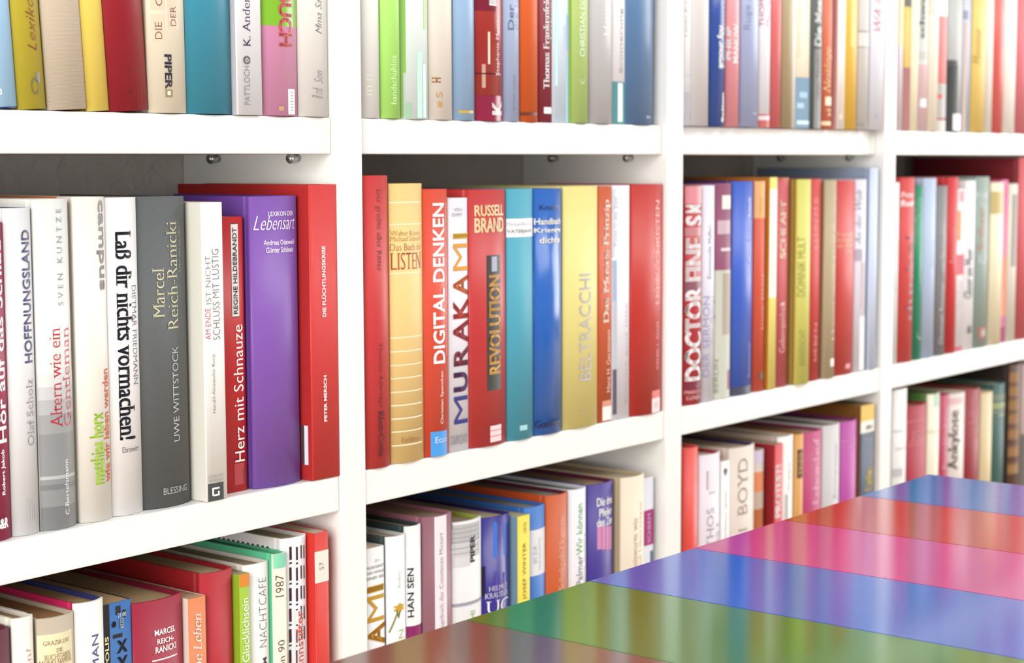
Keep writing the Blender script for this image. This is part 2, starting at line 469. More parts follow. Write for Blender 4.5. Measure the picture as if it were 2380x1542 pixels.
BOOKS = [
(1,1,'h',-75.3,19.4,218.0,143.9,5.3,3.7,3.3,'a9d4f5','a9d4f5','a9d4f5','d9cbb2',0.4,0,'pale sky blue book with a navy lower edge, first from left, upper shelf, first bay',[('1b2468',0.0,19.4,0.0,1.1)],[('8','sans','ffffff','h',3.4,6.3,9.0,12.9)]),
(1,1,'h',-55.2,22.0,228.0,150.5,4.8,4.2,3.3,'bfae38','bfae38','bfae38','d9cbb2',0.3,0,'olive yellow book with rust red script title, second from left, upper shelf, first bay',[('77745a',12.5,16.6,17.1,23.9)],[('Lexikon','scr','a5502c','u',8.3,15.7,37.6,78.9),('O','light','6d6a50','u',8.3,15.4,9.2,20.4)]),
(1,1,'h',-31.5,31.6,209.0,137.9,3.2,5.8,3.3,'d3c3ae','d3c3ae','d3c3ae','d9cbb2',0.6,1,'plain beige clothbound book, third from left, upper shelf, first bay',[],[]),
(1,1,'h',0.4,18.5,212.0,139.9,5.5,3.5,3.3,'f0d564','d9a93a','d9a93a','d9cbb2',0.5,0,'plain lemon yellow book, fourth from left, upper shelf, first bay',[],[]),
(1,1,'h',19.2,34.1,222.0,146.5,3.2,5.8,3.3,'9a1f2c','9a1f2c','9a1f2c','d9cbb2',0.35,0,'thick plain dark red book with two small scuffs, fifth from left, upper shelf, first bay',[('6e1119',15.2,15.9,24.1,28.9),('5c0e15',14.3,16.2,11.2,13.3)],[]),
(1,1,'h',53.6,34.4,205.0,135.3,3.2,5.8,0.5,'f1e6cd','f1e6cd','f1e6cd','d9cbb2',0.4,0,'cream book with pink patches and black lettering, sixth from left, upper shelf, first bay',[('e9cdb2',2.7,12.0,49.0,68.4),('e9cdb2',15.1,25.3,58.9,97.6),('e9cdb2',2.6,12.2,71.6,96.6),('8c8560',11.1,16.9,10.9,16.3),('f1e6cd',12.6,15.4,12.4,15.4)],[('DIE','serif','8a7466','u',5.0,9.6,51.4,63.3),('DER','serif','8a7466','u',17.0,22.1,61.0,75.1),('O','serif','8a7466','u',5.8,10.4,74.3,82.4),('PIPER','black','4b4652','d',10.9,16.7,16.6,40.9)]),
(1,1,'h',88.3,43.1,218.0,143.9,3.2,5.8,0.4,'3f93ab','3f93ab','3f93ab','d9cbb2',0.35,0,'thick plain teal book, seventh from left, upper shelf, first bay',[],[]),
(1,1,'f',131.6,25.3,228.0,150.5,3.1,0.3,0.2,'f2f2f4','b9b8be','b9b8be','d9cbb2',0.45,0,'white book with navy lettering and grey edge, eighth from left, upper shelf, first bay',[],[('K. Anders','serif','2b2c4a','u',7.0,13.8,50.1,89.2),('PATTLOCH','sans','8b8a8e','u',6.9,12.5,7.3,35.7),('O','black','8b8a8e','u',6.6,13.4,36.9,43.2),('X','sans','8b8a8e','u',7.8,12.1,38.2,41.9)]),
(1,1,'h',157.2,41.4,209.0,137.9,3.2,5.8,0.0,'dc96b8','dc96b8','dc96b8','d9cbb2',0.25,0,'pink book with lime green top and red lettering, ninth from left, upper shelf, first bay',[('84bc32',0.0,41.4,66.9,134.4),('fafafa',26.3,35.4,1.3,20.4),('c9a27a',16.4,21.3,3.9,7.2)],[('BILDBUCH','black','cf4f52','d',17.4,32.5,51.7,125.3),('IIIIIII','light','555555','d',29.5,33.1,4.2,17.8)]),
(1,1,'h',199.5,32.1,212.0,139.9,3.2,5.8,0.0,'efece5','efece5','efece5','d9cbb2',0.4,0,'white book with thin grey handwritten lettering, tenth from left, upper shelf, first bay',[],[('Mma Sara','scr','8d8d90','u',13.7,20.7,63.2,95.9),('Son','scr','9a9a9e','u',11.8,21.1,25.5,35.3),('8 cd','scr','8d8d90','u',9.3,20.9,13.9,22.1)]),
(1,2,'h',269.2,21.0,212.0,139.9,5.0,4.0,0.0,'f4f3ec','f4f3ec','f4f3ec','d9cbb2',0.45,0,'plain white book with faint yellowish lettering, first from left, upper shelf, second bay',[],[('m n','light','e6e8cf','u',3.2,8.1,18.2,34.2)]),
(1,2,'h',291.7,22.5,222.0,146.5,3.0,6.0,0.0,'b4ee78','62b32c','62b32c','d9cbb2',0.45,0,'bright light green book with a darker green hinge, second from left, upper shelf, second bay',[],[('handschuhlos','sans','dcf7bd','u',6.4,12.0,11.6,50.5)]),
(1,2,'h',315.2,33.8,205.0,135.3,3.2,5.8,0.0,'e9f5ee','e9f5ee','e9f5ee','d9cbb2',0.45,0,'white book with green brushed paint streaks, third from left, upper shelf, second bay',[('8fc25c',0.0,4.1,37.3,147.6),('8fc25c',0.0,1.9,0.8,37.3),('c4ebd8',14.1,20.4,1.0,55.4),('b7dd9a',23.3,28.6,73.3,118.7),('cfeff0',21.4,26.7,1.2,45.2),('9cc9a4',3.8,8.0,0.9,13.1)],[]),
(1,2,'h',350.1,29.5,218.0,143.9,3.4,5.6,0.0,'efe7d8','efe7d8','efe7d8','d9cbb2',0.45,0,'cream book with small golden characters, fourth from left, upper shelf, second bay',[],[('H','black','b9873f','u',1.8,9.4,30.6,34.8),('S','sans','c49a5c','u',4.9,10.9,18.2,22.8),('1','sans','c49a5c','u',6.5,10.8,10.4,15.0)]),
(1,2,'h',381.8,27.1,228.0,150.5,3.9,5.1,0.0,'9dbfe0','9dbfe0','9dbfe0','d9cbb2',0.3,0,'light blue book with a short gold line, fifth from left, upper shelf, second bay',[('c9a83f',3.2,21.3,6.1,8.3)],[]),
(1,2,'h',410.0,37.3,209.0,137.9,3.2,5.8,0.0,'a8372f','a8372f','a8372f','d9cbb2',0.2,0,'red burgundy book with white letter at foot, sixth from left, upper shelf, second bay',[('7e1f35',0.0,22.1,93.5,157.3),('8f2340',0.0,37.3,0.0,21.7),('e8ddc8',11.3,13.7,48.5,75.9),('c9a48f',5.4,8.8,28.1,48.3),('5a1826',0.0,31.1,39.7,40.8)],[('Stephanie Merrin','sans','eec4cd','u',20.7,27.7,39.3,89.4),('K','black','ffffff','u',15.6,30.9,5.3,17.2),('L','black','ffffff','u',12.8,22.1,98.5,114.5)]),
(1,2,'h',447.9,22.3,212.0,139.9,4.8,4.2,0.0,'aebfdd','aebfdd','aebfdd','d9cbb2',0.35,0,'lavender blue book with grey lettering, seventh from left, upper shelf, second bay',[],[('Der Tod','sans','5d6684','u',3.8,9.8,79.5,127.7),('die Ideen','sans','8d97b3','u',12.8,17.0,79.2,128.3),('PATTLOCH','sans','7c86a3','u',9.3,14.2,8.8,40.7)]),
(1,2,'h',471.4,25.3,222.0,146.5,4.2,4.8,0.0,'dd6125','dd6125','dd6125','d9cbb2',0.45,0,'orange book with dark brown band near foot, eighth from left, upper shelf, second bay',[('6b3218',0.0,20.2,5.4,8.5)],[]),
(1,2,'f',497.3,20.8,205.0,135.3,8.7,0.3,0.0,'8e1c2e','8e1c2e','8e1c2e','d9cbb2',0.45,0,'burgundy book with bold white upright lettering, ninth from left, upper shelf, second bay',[('f5eef0',8.4,19.8,7.9,13.7)],[('Thomas Frankenfeld','sbold','ffffff','u',7.3,16.1,29.8,113.9),('Tatjournal','sbold','f2d9dc','u',17.5,20.5,71.6,125.1)]),
(1,2,'f',518.7,24.5,218.0,143.9,8.7,0.3,0.0,'dff2fb','dff2fb','dff2fb','d9cbb2',0.45,0,'pale icy blue watercolour patterned book, tenth from left, upper shelf, second bay',[('a8d2f0',19.7,23.6,0.6,61.1),('9fc0e8',21.0,24.3,65.0,98.0),('c7e9f5',3.6,7.4,33.4,141.0),('c9cdf0',17.1,19.7,61.0,88.1)],[]),
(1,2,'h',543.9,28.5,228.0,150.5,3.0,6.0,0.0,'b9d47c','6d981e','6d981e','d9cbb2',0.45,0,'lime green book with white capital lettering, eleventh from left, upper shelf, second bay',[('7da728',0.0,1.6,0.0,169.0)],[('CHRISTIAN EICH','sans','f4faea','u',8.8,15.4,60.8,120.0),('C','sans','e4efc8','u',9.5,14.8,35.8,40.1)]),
(1,2,'h',573.1,37.6,209.0,137.9,3.2,5.8,0.0,'c9c8c8','c9c8c8','c9c8c8','d9cbb2',0.3,0,'wide plain silver grey book, twelfth from left, upper shelf, second bay',[],[('Hannover','light','f5f5f5','u',15.3,22.8,82.3,134.5)]),
(1,2,'f',611.3,21.1,212.0,139.9,8.7,0.3,0.0,'efecec','efecec','efecec','d9cbb2',0.45,0,'white book with a teal block at the foot, thirteenth from left, upper shelf, second bay',[('2b8284',0.0,21.1,0.0,40.0),('f2fbfb',8.9,16.7,2.3,38.8)],[('Erinnerung','sans','8f8fa6','u',11.5,17.2,48.6,109.2)]),
(1,2,'h',633.1,46.4,222.0,146.5,3.2,5.8,0.0,'5c80a8','5c80a8','5c80a8','d9cbb2',0.3,0,'wide plain steel blue book, fourteenth from left, upper shelf, second bay',[],[('dtv','sans','aebfd8','h',26.2,36.4,6.1,9.0)]),
(1,3,'f',726.6,13.2,218.0,143.9,3.7,0.3,0.0,'f4f4f4','f4f4f4','f4f4f4','d9cbb2',0.45,0,'thin white book with a grey patterned foot, first from left, upper shelf, third bay',[('c9c9cc',0.0,13.2,41.7,49.8),('a9a9b4',1.7,8.7,1.2,33.2)],[('Lenka Eren','sans','aaaaaa','u',0.8,4.6,88.1,128.1)]),
(1,3,'h',740.0,30.7,228.0,150.5,-1.8,5.8,0.0,'dcd8d5','dcd8d5','dcd8d5','d9cbb2',0.45,0,'plain pale grey white book, second from left, upper shelf, third bay',[],[]),
(1,3,'h',771.5,29.3,209.0,137.9,-1.6,5.6,0.0,'3454a0','3454a0','3454a0','d9cbb2',0.25,0,'navy blue book with blurred white lettering, third from left, upper shelf, third bay',[],[('amour fou','black','ffffff','u',8.2,16.4,58.4,101.6),('Noir Roman','sbold','dfe8fa','u',16.9,22.6,58.7,136.5),('Seiten','black','ffffff','u',15.6,22.2,4.2,34.3)]),
(1,3,'h',803.3,25.9,212.0,139.9,-0.9,4.9,0.0,'ec9aa0','ec9aa0','ec9aa0','d9cbb2',0.35,0,'salmon pink book with two lines of white capitals, fourth from left, upper shelf, third bay',[],[('PHILIP','black','ffffff','u',0.3,5.0,67.9,101.9),('MANOW','black','ffffff','u',7.5,15.8,64.8,105.1)]),
(1,3,'h',831.7,36.1,222.0,146.5,-1.8,5.8,0.0,'a9b4d6','a9b4d6','a9b4d6','d9cbb2',0.3,0,'greyish lavender book with faint lettering, fifth from left, upper shelf, third bay',[('7f8bb0',11.3,28.6,14.0,14.9)],[('Ruge Am','light','8892b4','u',3.4,13.7,100.4,148.8)]),
(1,3,'h',868.7,22.9,205.0,135.3,-0.4,4.4,0.0,'f0edf2','f0edf2','f0edf2','d9cbb2',0.45,0,'white book with red capitals and a red foot, sixth from left, upper shelf, third bay',[('c46660',0.0,22.9,0.0,14.0),('e9d9e0',0.0,22.9,7.7,12.2)],[('THOMAS M','sans','b8403c','u',0.3,5.1,105.6,155.5),('Mein Land','sans','dba5ab','u',7.8,15.8,106.2,147.4)]),
(1,3,'h',892.5,21.6,218.0,143.9,-0.1,4.1,0.0,'dd6d70','dd6d70','dd6d70','d9cbb2',0.4,0,'plain coral pink book, seventh from left, upper shelf, third bay',[],[]),
(1,3,'h',915.0,22.9,228.0,150.5,-0.3,4.3,0.0,'b3a17c','b3a17c','b3a17c','d9cbb2',0.45,0,'plain taupe book, eighth from left, upper shelf, third bay',[],[]),
(1,3,'f',938.3,7.9,209.0,137.9,3.7,0.3,0.0,'f6f3e6','f6f3e6','f6f3e6','d9cbb2',0.45,0,'very thin plain off-white book, ninth from left, upper shelf, third bay',[],[]),
(1,3,'f',946.7,30.6,212.0,139.9,3.7,0.3,0.0,'f6e8cd','f6e8cd','f6e8cd','d9cbb2',0.45,0,'cream book with a slate blue lower third, tenth from left, upper shelf, third bay',[('5b86a3',0.0,30.6,0.0,55.5),('cfe6f2',3.6,30.1,4.4,8.6),('9fc3d6',8.5,25.5,33.5,39.6),('a9c7d8',3.1,18.2,22.1,27.7)],[('Geheimnisse','light','d9bd93','u',0.3,10.6,76.5,132.0)]),
(1,3,'h',977.6,27.4,222.0,146.5,0.2,4.8,0.0,'5c605d','5c605d','5c605d','d9cbb2',0.45,0,'charcoal grey book with white lettering, eleventh from left, upper shelf, third bay',[('8b8c8b',5.8,20.3,0.0,87.4)],[('Die Messerei','black','e9eeee','u',5.5,18.0,90.8,169.4),('uber Nacht','light','5a5b5a','u',8.3,17.0,33.2,82.7)]),
(1,3,'h',1005.3,25.1,205.0,135.3,1.7,4.3,0.0,'dd7254','dd7254','dd7254','d9cbb2',0.45,0,'orange coral book with pale yellow lettering, twelfth from left, upper shelf, third bay',[('fff0cd',6.1,18.9,26.3,35.8),('ffdcae',0.9,17.7,4.2,8.5)],[('Nestlinge','scr','fff0bd','u',3.2,17.9,41.0,91.1),('in K','sans','ffdcae','u',7.4,17.3,14.7,23.4)]),
(1,3,'f',1035.2,18.1,218.0,143.9,0.7,0.3,0.0,'fbf3ea','c98f8b','c98f8b','d9cbb2',0.45,0,'white book with mauve back and small orange lettering, thirteenth from left, upper shelf, third bay',[('f2c4a8',5.5,12.5,11.8,16.6)],[('Nachweis','sans','efb89c','u',4.9,12.0,19.0,46.6)]),
(1,3,'h',1053.6,32.0,228.0,150.5,-0.7,4.7,0.0,'efbf45','efbf45','efbf45','d9cbb2',0.4,0,'golden yellow book, fourteenth from left, upper shelf, third bay',[('f8dc84',10.1,17.3,93.5,165.8)],[]),
(1,3,'h',1087.7,25.2,209.0,137.9,-0.8,4.8,0.0,'d3cfcb','d3cfcb','d3cfcb','d9cbb2',0.45,0,'light grey book with dark ribbed bands, fifteenth from left, upper shelf, third bay',[('8f8c88',0.0,25.2,111.7,113.2),('8f8c88',0.0,25.2,94.2,95.1),('8f8c88',0.0,25.2,5.2,6.7),('e5e1dc',0.0,25.2,95.6,111.3)],[]),
(1,3,'h',1117.1,34.5,212.0,139.9,-1.8,5.8,0.0,'e9e9f2','e9e9f2','e9e9f2','d9cbb2',0.45,0,'white book with red upper lettering, sixteenth from left, upper shelf, third bay',[('a9a9b8',7.2,15.8,13.6,18.6)],[('WA CUP','scr','e07c86','u',3.7,16.6,115.1,180.1)]),
(1,4,'f',1200.1,12.4,212.0,139.9,8.7,0.3,0.0,'ded0e0','e6c14c','e6c14c','d9cbb2',0.45,0,'thin lilac book with a peach upper half, first from left, upper shelf, fourth bay',[('f8d9ae',0.0,12.4,100.3,212.0)],[]),
(1,4,'f',1213.7,18.3,222.0,146.5,8.7,0.3,0.0,'d8b73d','d8b73d','d8b73d','d9cbb2',0.45,0,'gold and dark red banded book, second from left, upper shelf, fourth bay',[('8e2826',0.0,18.3,0.0,76.4),('241d18',0.0,18.3,149.2,222.0)],[]),
(1,4,'h',1233.2,18.6,205.0,135.3,5.5,3.5,0.0,'fdf3d2','fdf3d2','fdf3d2','d9cbb2',0.45,0,'plain ivory cream book, third from left, upper shelf, fourth bay',[],[]),
(1,4,'h',1253.0,23.6,218.0,143.9,4.5,4.5,0.0,'e6c3c9','e6c3c9','e6c3c9','d9cbb2',0.45,0,'pink and grey book with dark vertical lettering, fourth from left, upper shelf, fourth bay',[('d9dcd6',0.0,23.6,81.8,218.0),('c9ccc6',0.0,23.6,87.0,97.4),('e9eef0',2.8,14.6,29.6,40.1)],[('schwarze','sbold','5c605c','u',0.3,7.3,112.9,190.4)]),
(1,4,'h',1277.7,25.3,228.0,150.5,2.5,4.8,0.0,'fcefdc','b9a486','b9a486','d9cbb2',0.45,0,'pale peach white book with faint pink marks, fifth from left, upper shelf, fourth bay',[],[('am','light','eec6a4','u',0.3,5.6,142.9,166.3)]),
(1,4,'h',1303.3,27.8,209.0,137.9,4.6,4.4,0.0,'ec8c8c','ec8c8c','ec8c8c','d9cbb2',0.45,0,'coral red book with white top and grey foot, sixth from left, upper shelf, fourth bay',[('f4fbff',0.0,27.8,143.3,209.0),('bcbab7',0.0,27.8,17.3,60.1),('e36a66',1.2,9.8,41.2,46.6),('d8d6cf',0.0,27.8,0.0,14.7)],[]),
(1,4,'h',1333.6,42.7,212.0,139.9,3.2,5.8,0.0,'b9bcba','b9bcba','b9bcba','d9cbb2',0.45,0,'grey book with charcoal wedge, white foot label, seventh from left, upper shelf, fourth bay',[('3a3c3c',0.0,19.8,0.0,85.0),('4b4d4d',0.0,17.7,82.4,90.4),('fafafa',11.1,36.4,2.2,22.9)],[]),
(1,4,'f',1378.9,24.5,222.0,146.5,8.7,0.3,0.0,'b9c0d6','b9c0d6','b9c0d6','d9cbb2',0.45,0,'lavender blue book with a tan stripe, eighth from left, upper shelf, fourth bay',[('c19a86',3.2,10.9,0.0,141.3),('6d7098',0.0,13.4,143.6,155.0)],[]),
(1,4,'h',1407.3,39.6,205.0,135.3,3.2,5.8,0.0,'eecd74','eecd74','eecd74','d9cbb2',0.45,0,'yellow book with soft grey script, ninth from left, upper shelf, fourth bay',[],[('Monsieur','scr','b09b52','u',0.3,15.0,88.0,134.6)]),
(1,4,'h',1448.2,21.6,218.0,143.9,4.9,4.1,0.0,'efe9e0','efe9e0','efe9e0','d9cbb2',0.45,0,'narrow plain greyish white book, tenth from left, upper shelf, fourth bay',[],[]),
(1,4,'h',1471.1,33.0,228.0,150.5,3.2,5.8,0.0,'dd625c','dd625c','dd625c','d9cbb2',0.35,0,'plain bright red book, eleventh from left, upper shelf, fourth bay',[],[]),
(1,4,'h',1505.5,39.4,209.0,137.9,3.2,5.8,0.0,'fbf5ec','fbf5ec','fbf5ec','d9cbb2',0.45,0,'plain cream white book, twelfth from left, upper shelf, fourth bay',[],[]),
(1,4,'h',1547.8,49.4,212.0,139.9,3.2,5.8,0.0,'d9717b','d9717b','d9717b','d9cbb2',0.45,0,'rose pink book beside the outermost upright, thirteenth from left, upper shelf, fourth bay',[],[]),
(2,1,'h',-96.1,27.7,209.4,138.2,6.7,5.3,0.0,'9c1f4a','9c1f4a','9c1f4a','d9cbb2',0.4,0,'magenta red book with bold white lettering, first from left, middle shelf, first bay',[],[('Hör auf das Schlau','bold','ffffff','u',16.3,24.5,64.6,197.6),('Robert Jakob','bold','ffffff','u',18.1,22.0,30.0,60.2),('B&R','black','ffffff','h',12.5,23.1,7.8,14.7)]),
(2,1,'h',-67.7,21.6,218.2,144.0,7.9,4.1,0.0,'e0e0e2','e0e0e2','2d2f63','d9cbb2',0.35,0,'white book with dark blue capitals, navy edge, second from left, middle shelf, first bay',[('b4b5b8',9.7,10.8,7.8,24.0),('b4b5b8',11.8,12.8,8.0,23.1),('b4b5b8',13.8,14.9,7.1,23.4),('b4b5b8',15.5,15.9,9.2,20.9)],[('HOFFNUNGSLAND','bold','4a4a70','u',10.8,18.3,115.5,203.9),('Olaf Scholz','serif','a2a4a6','u',11.4,17.6,59.9,104.6)]),
(2,1,'h',-44.7,28.7,223.6,147.6,6.6,5.4,0.0,'e3e4df','e3e4df','e3e4df','d9cbb2',0.35,0,'white to grey shaded book with red serif title, third from left, middle shelf, first bay',[('d6d7d4',0.0,28.7,97.6,106.4),('c4c5c4',0.0,28.7,88.9,97.6),('b0b1b1',0.0,28.7,78.7,88.9),('9c9d9e',0.0,28.7,65.6,78.7),('8c8d8f',0.0,28.7,0.0,65.6),('b9babb',0.0,28.7,34.6,36.9),('7a7b7d',0.0,28.7,27.5,31.0),('77787a',0.0,28.7,0.0,15.8)],[('SVEN KUNTZE','spaced','a3a5a5','u',15.1,19.7,152.2,217.2),('Altern wie ein','serif','d0304a','u',7.1,15.5,69.9,137.4),('Gentleman','serif','dd5f70','u',17.3,24.7,69.6,137.5),('C.Bertelsmann','sans','eeeeee','u',16.1,19.7,9.2,47.0)]),
(2,1,'h',-12.1,27.0,224.5,148.2,6.9,5.1,0.0,'ece7de','d9cfc4|c9642c','d9cfc4','d9cbb2',0.3,0,'white book with lime green and orange lettering, fourth from left, middle shelf, first bay',[],[('campus','bold','757270','d',15.7,23.7,160.3,222.3),('matthias horx','cond','a8cf3c','u',6.4,17.8,25.8,76.1),('wie wir leben werden','cond','e2703c','u',18.3,24.9,26.3,105.6)]),
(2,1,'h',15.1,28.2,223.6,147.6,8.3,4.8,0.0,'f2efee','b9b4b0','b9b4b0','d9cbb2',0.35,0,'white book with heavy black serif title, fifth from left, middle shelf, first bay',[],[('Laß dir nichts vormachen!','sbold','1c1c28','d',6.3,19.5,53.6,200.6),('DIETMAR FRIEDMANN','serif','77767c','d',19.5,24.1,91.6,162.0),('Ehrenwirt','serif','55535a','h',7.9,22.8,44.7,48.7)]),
(2,1,'h',43.6,44.6,223.6,147.6,8.5,5.8,0.0,'5d6061','5d6061','5d6061','d9cbb2',0.4,1,'thick slate grey linen book with cream serif lettering, sixth from left, middle shelf, first bay',[],[('Marcel','serif','e6e2bc','u',10.4,19.8,137.5,172.7),('Reich-Ranicki','serif','e6e2bc','u',22.5,32.8,128.2,206.0),('Die Biografie','serif','c3c1a6','u',34.5,37.7,169.3,202.3),('UWE WITTSTOCK','sans','c2c3c0','u',25.6,31.6,46.9,115.9),('BLESSING','sans','b5b6b4','h',15.3,38.9,9.4,14.2)]),
(2,1,'f',92.5,20.3,218.9,144.5,0.7,0.3,0.0,'f4f2ee','d8d5cb','d8d5cb','d9cbb2',0.45,0,'cream white paperback with thin grey and red capitals, seventh from left, middle shelf, first bay',[('454647',1.4,16.4,0.0,13.0),('f2f2f2',6.5,12.3,8.4,9.7),('f2f2f2',5.2,6.8,3.8,9.6),('f2f2f2',6.4,12.2,3.3,4.6),('f2f2f2',10.6,12.2,3.6,6.8)],[('AM ENDE','light','c04a54','u',1.8,6.8,119.2,142.1),('IST NICHT','light','8a8a8c','u',2.7,7.6,145.2,180.5),('SCHLUSS MIT LUSTIG','light','77787a','u',9.0,15.6,118.6,184.9),('Harald-Alexander Korp','serif','8b8b8d','u',7.3,10.6,64.7,108.4),('GÜTERSLOHER','light','9a9a9c','h',1.8,15.9,17.2,19.7),('VERLAGSHAUS','light','9a9a9c','h',1.7,15.8,14.0,16.5)]),
(2,1,'f',113.0,32.6,207.2,136.8,14.4,0.3,0.0,'c92a2a','c92a2a','c92a2a','d9cbb2',0.3,0,'narrow bright red book with a white name strip, eighth from left, middle shelf, first bay',[('5c4a48',19.5,27.2,132.1,202.4),('f4efec',19.9,27.0,132.7,201.8),('b8484a',19.1,29.1,5.0,21.4),('8a3c40',27.7,29.9,6.2,16.8)],[('REGINE HILDEBRANDT','bold','4a4446','u',21.2,25.5,134.6,199.2),('Herz mit Schnauze','sans','ffffff','u',19.8,29.7,22.5,126.3)]),
(2,1,'h',149.1,49.0,222.1,146.6,5.5,5.8,0.0,'8257ae','6b429a','6b429a','d9cbb2',0.35,0,'thick violet hardcover with white script title, ninth from left, middle shelf, first bay',[],[('LEXIKON DER','sans','ffffff','h',14.3,41.7,207.0,210.5),('Lebensart','scr','ffffff','h',2.3,44.3,196.7,207.4),('Andreas Odenwald','bold','efe3fa','h',9.9,42.6,185.1,189.0),('Günter Schöneis','bold','efe3fa','h',11.9,41.1,179.2,183.5)]),
(2,1,'f',200.9,30.6,230.3,152.0,0.7,0.3,0.0,'d23b38','ad2323','ad2323','d9cbb2',0.5,0,'tall red paperback with small white capitals, tenth from left, middle shelf, first bay',[],[('DIE FLÜCHTLINGSKRISE','bold','ffffff','u',12.0,16.7,127.5,182.7),('PETER MERSCH','bold','ffffff','u',13.0,16.3,45.2,81.5)]),
(2,2,'h',264.2,29.8,236.7,156.3,-0.7,5.7,0.0,'c63b3b','c63b3b','c63b3b','d9cbb2',0.4,0,'tall red hardcover with grey vertical serif lettering, first from left, middle shelf, second bay',[],[('Der größte aller Ritter','serif','8d4b4c','d',9.7,16.3,160.2,225.7),('Thomas Asbridge','serif','7d3a3d','d',10.9,15.9,49.5,102.0),('Klett-Cotta','sbold','6b3338','d',10.6,16.7,8.9,46.6)]),
(2,2,'h',295.6,40.0,229.8,151.7,-0.8,5.8,0.0,'edcb85','edcb85','edcb85','d9cbb2',0.45,0,'yellow cream book with pale lines, red word, second from left, middle shelf, second bay',[('f8ecc6',0.0,36.4,214.0,215.1),('f8ecc6',0.0,36.2,196.1,197.2),('f8ecc6',0.0,35.7,156.3,157.4),('f8ecc6',0.0,35.0,103.6,104.7),('f8ecc6',0.0,34.9,92.2,93.3),('f8ecc6',0.0,34.7,80.9,81.9),('f8ecc6',0.0,34.6,70.2,71.2),('f8ecc6',0.0,34.5,58.8,59.8),('f8ecc6',0.0,34.3,47.7,48.8),('f8ecc6',0.0,34.2,36.6,37.7),('f8ecc6',0.0,34.0,25.9,26.9),('f8ecc6',0.0,33.9,14.4,15.5)],[('Walter Krämer','serif','b58a4c','h',0.3,34.5,187.7,191.6),('Michael Schmidt','serif','b58a4c','h',0.3,34.5,183.1,187.0),('Das Buch der','serif','b06a3c','h',0.3,35.4,175.4,181.0),('LISTEN','serif','b2402c','h',0.3,34.8,159.9,173.6),('Eichborn','serif','a86a3a','h',8.5,30.7,16.9,21.2)]),
(2,2,'h',336.1,31.1,224.7,148.3,-0.8,5.8,0.0,'d84f38','d84f38','d84f38','d9cbb2',0.35,0,'orange red book with large white capitals, third from left, middle shelf, second bay',[('4a9ee6',4.8,24.6,0.0,21.2)],[('DIGITAL DENKEN','bold','ffffff','u',7.5,21.1,78.7,213.2),('Christian Spancken','sans','fbe9e4','u',14.5,18.9,27.2,71.8),('warum wir wieder lernen mussen','sans','f0b8ae','u',22.8,25.5,83.6,212.3),('Econ','sans','d8ecff','h',8.6,23.5,11.5,16.6)]),
(2,2,'f',368.3,25.9,216.9,143.2,4.7,0.3,0.0,'eceaf0','eceaf0','eceaf0','d9cbb2',0.4,0,'white book with huge rainbow coloured capitals, fourth from left, middle shelf, second bay',[],[('I','black','e0b52e','u',6.5,25.6,182.2,186.9),('M','sans','dd9a2c','u',6.3,25.4,155.0,178.1),('A','black','d06a30','u',6.0,25.2,133.7,151.4),('K','black','b83a30','u',5.8,25.0,113.8,131.1),('A','black','a52f34','u',5.6,24.9,93.1,112.7),('R','black','7c2436','u',6.0,24.7,73.1,90.1),('U','black','55265a','u',5.7,24.5,50.8,67.9),('M','sans','2c2a7c','u',6.0,24.2,23.2,47.1),('DUMONT','cond','a5a5a8','h',1.8,24.0,5.6,13.8),('VON U','sans','9a9aa0','h',7.8,18.5,205.6,208.5),('SCHMIDT','sans','9a9aa0','h',5.0,18.4,201.3,204.2)]),
(2,2,'h',395.4,49.8,223.4,147.4,-0.8,5.8,0.0,'c23b3b','c23b3b','c23b3b','d9cbb2',0.35,0,'thick red book, yellow capitals on black strip, fifth from left, middle shelf, second bay',[('3b3a36',17.5,37.0,48.6,166.7),('a9b0c6',23.8,31.4,152.5,165.5),('f3d5d8',20.9,37.5,3.1,17.5),('d98a8e',20.9,37.5,12.6,13.7),('d98a8e',20.9,37.5,7.6,8.8)],[('RUSSELL','cond','f2d9a5','h',5.0,43.0,200.7,210.3),('BRAND','cond','f2d9a5','h',4.9,42.9,186.6,199.2),('REVOLUTION','cond','e0a84c','u',19.8,36.4,62.9,149.4)]),
(2,2,'h',446.5,37.4,223.5,147.5,-0.8,5.8,0.0,'4fa9c0','4fa9c0','4fa9c0','d9cbb2',0.4,1,'turquoise hardcover with a white title band, sixth from left, middle shelf, second bay',[('f3f6f7',0.0,37.4,181.0,197.3),('a9d8e2',12.0,21.8,8.3,12.9)],[('Michael Kleeberg','serif','b0b6ba','h',0.3,31.3,190.1,194.3),('VATERJAHRE','sans','5a5a55','h',0.3,31.3,183.7,187.8)]),
(2,2,'h',485.1,41.5,222.9,147.1,-0.8,5.8,0.0,'2f68bd','2f68bd','2f68bd','d9cbb2',0.2,0,'glossy royal blue book with pale horizontal lettering, seventh from left, middle shelf, second bay',[],[('Knaurs','bold','2a3c6c','h',5.1,31.8,204.3,208.9),('Handbuch','bold','f0f0dc','h',0.3,35.0,190.8,196.6),('Kriegsge','bold','f0f0dc','h',0.3,35.0,182.3,188.1),('dichte','bold','f0f0dc','h',5.0,33.0,174.0,179.8),('Gondrom','black','1f2c5c','h',0.3,34.0,6.4,13.5)]),
(2,2,'h',528.6,53.6,224.6,148.2,-0.8,5.8,0.0,'e6da88','e6da88','e6da88','d9cbb2',0.45,0,'wide pale yellow book with lavender capitals, eighth from left, middle shelf, second bay',[],[('BELTRACCHI','sans','b9b6b4','u',18.3,36.5,44.0,143.7),('Y','sans','bdb69c','h',21.0,26.4,11.6,15.7)]),
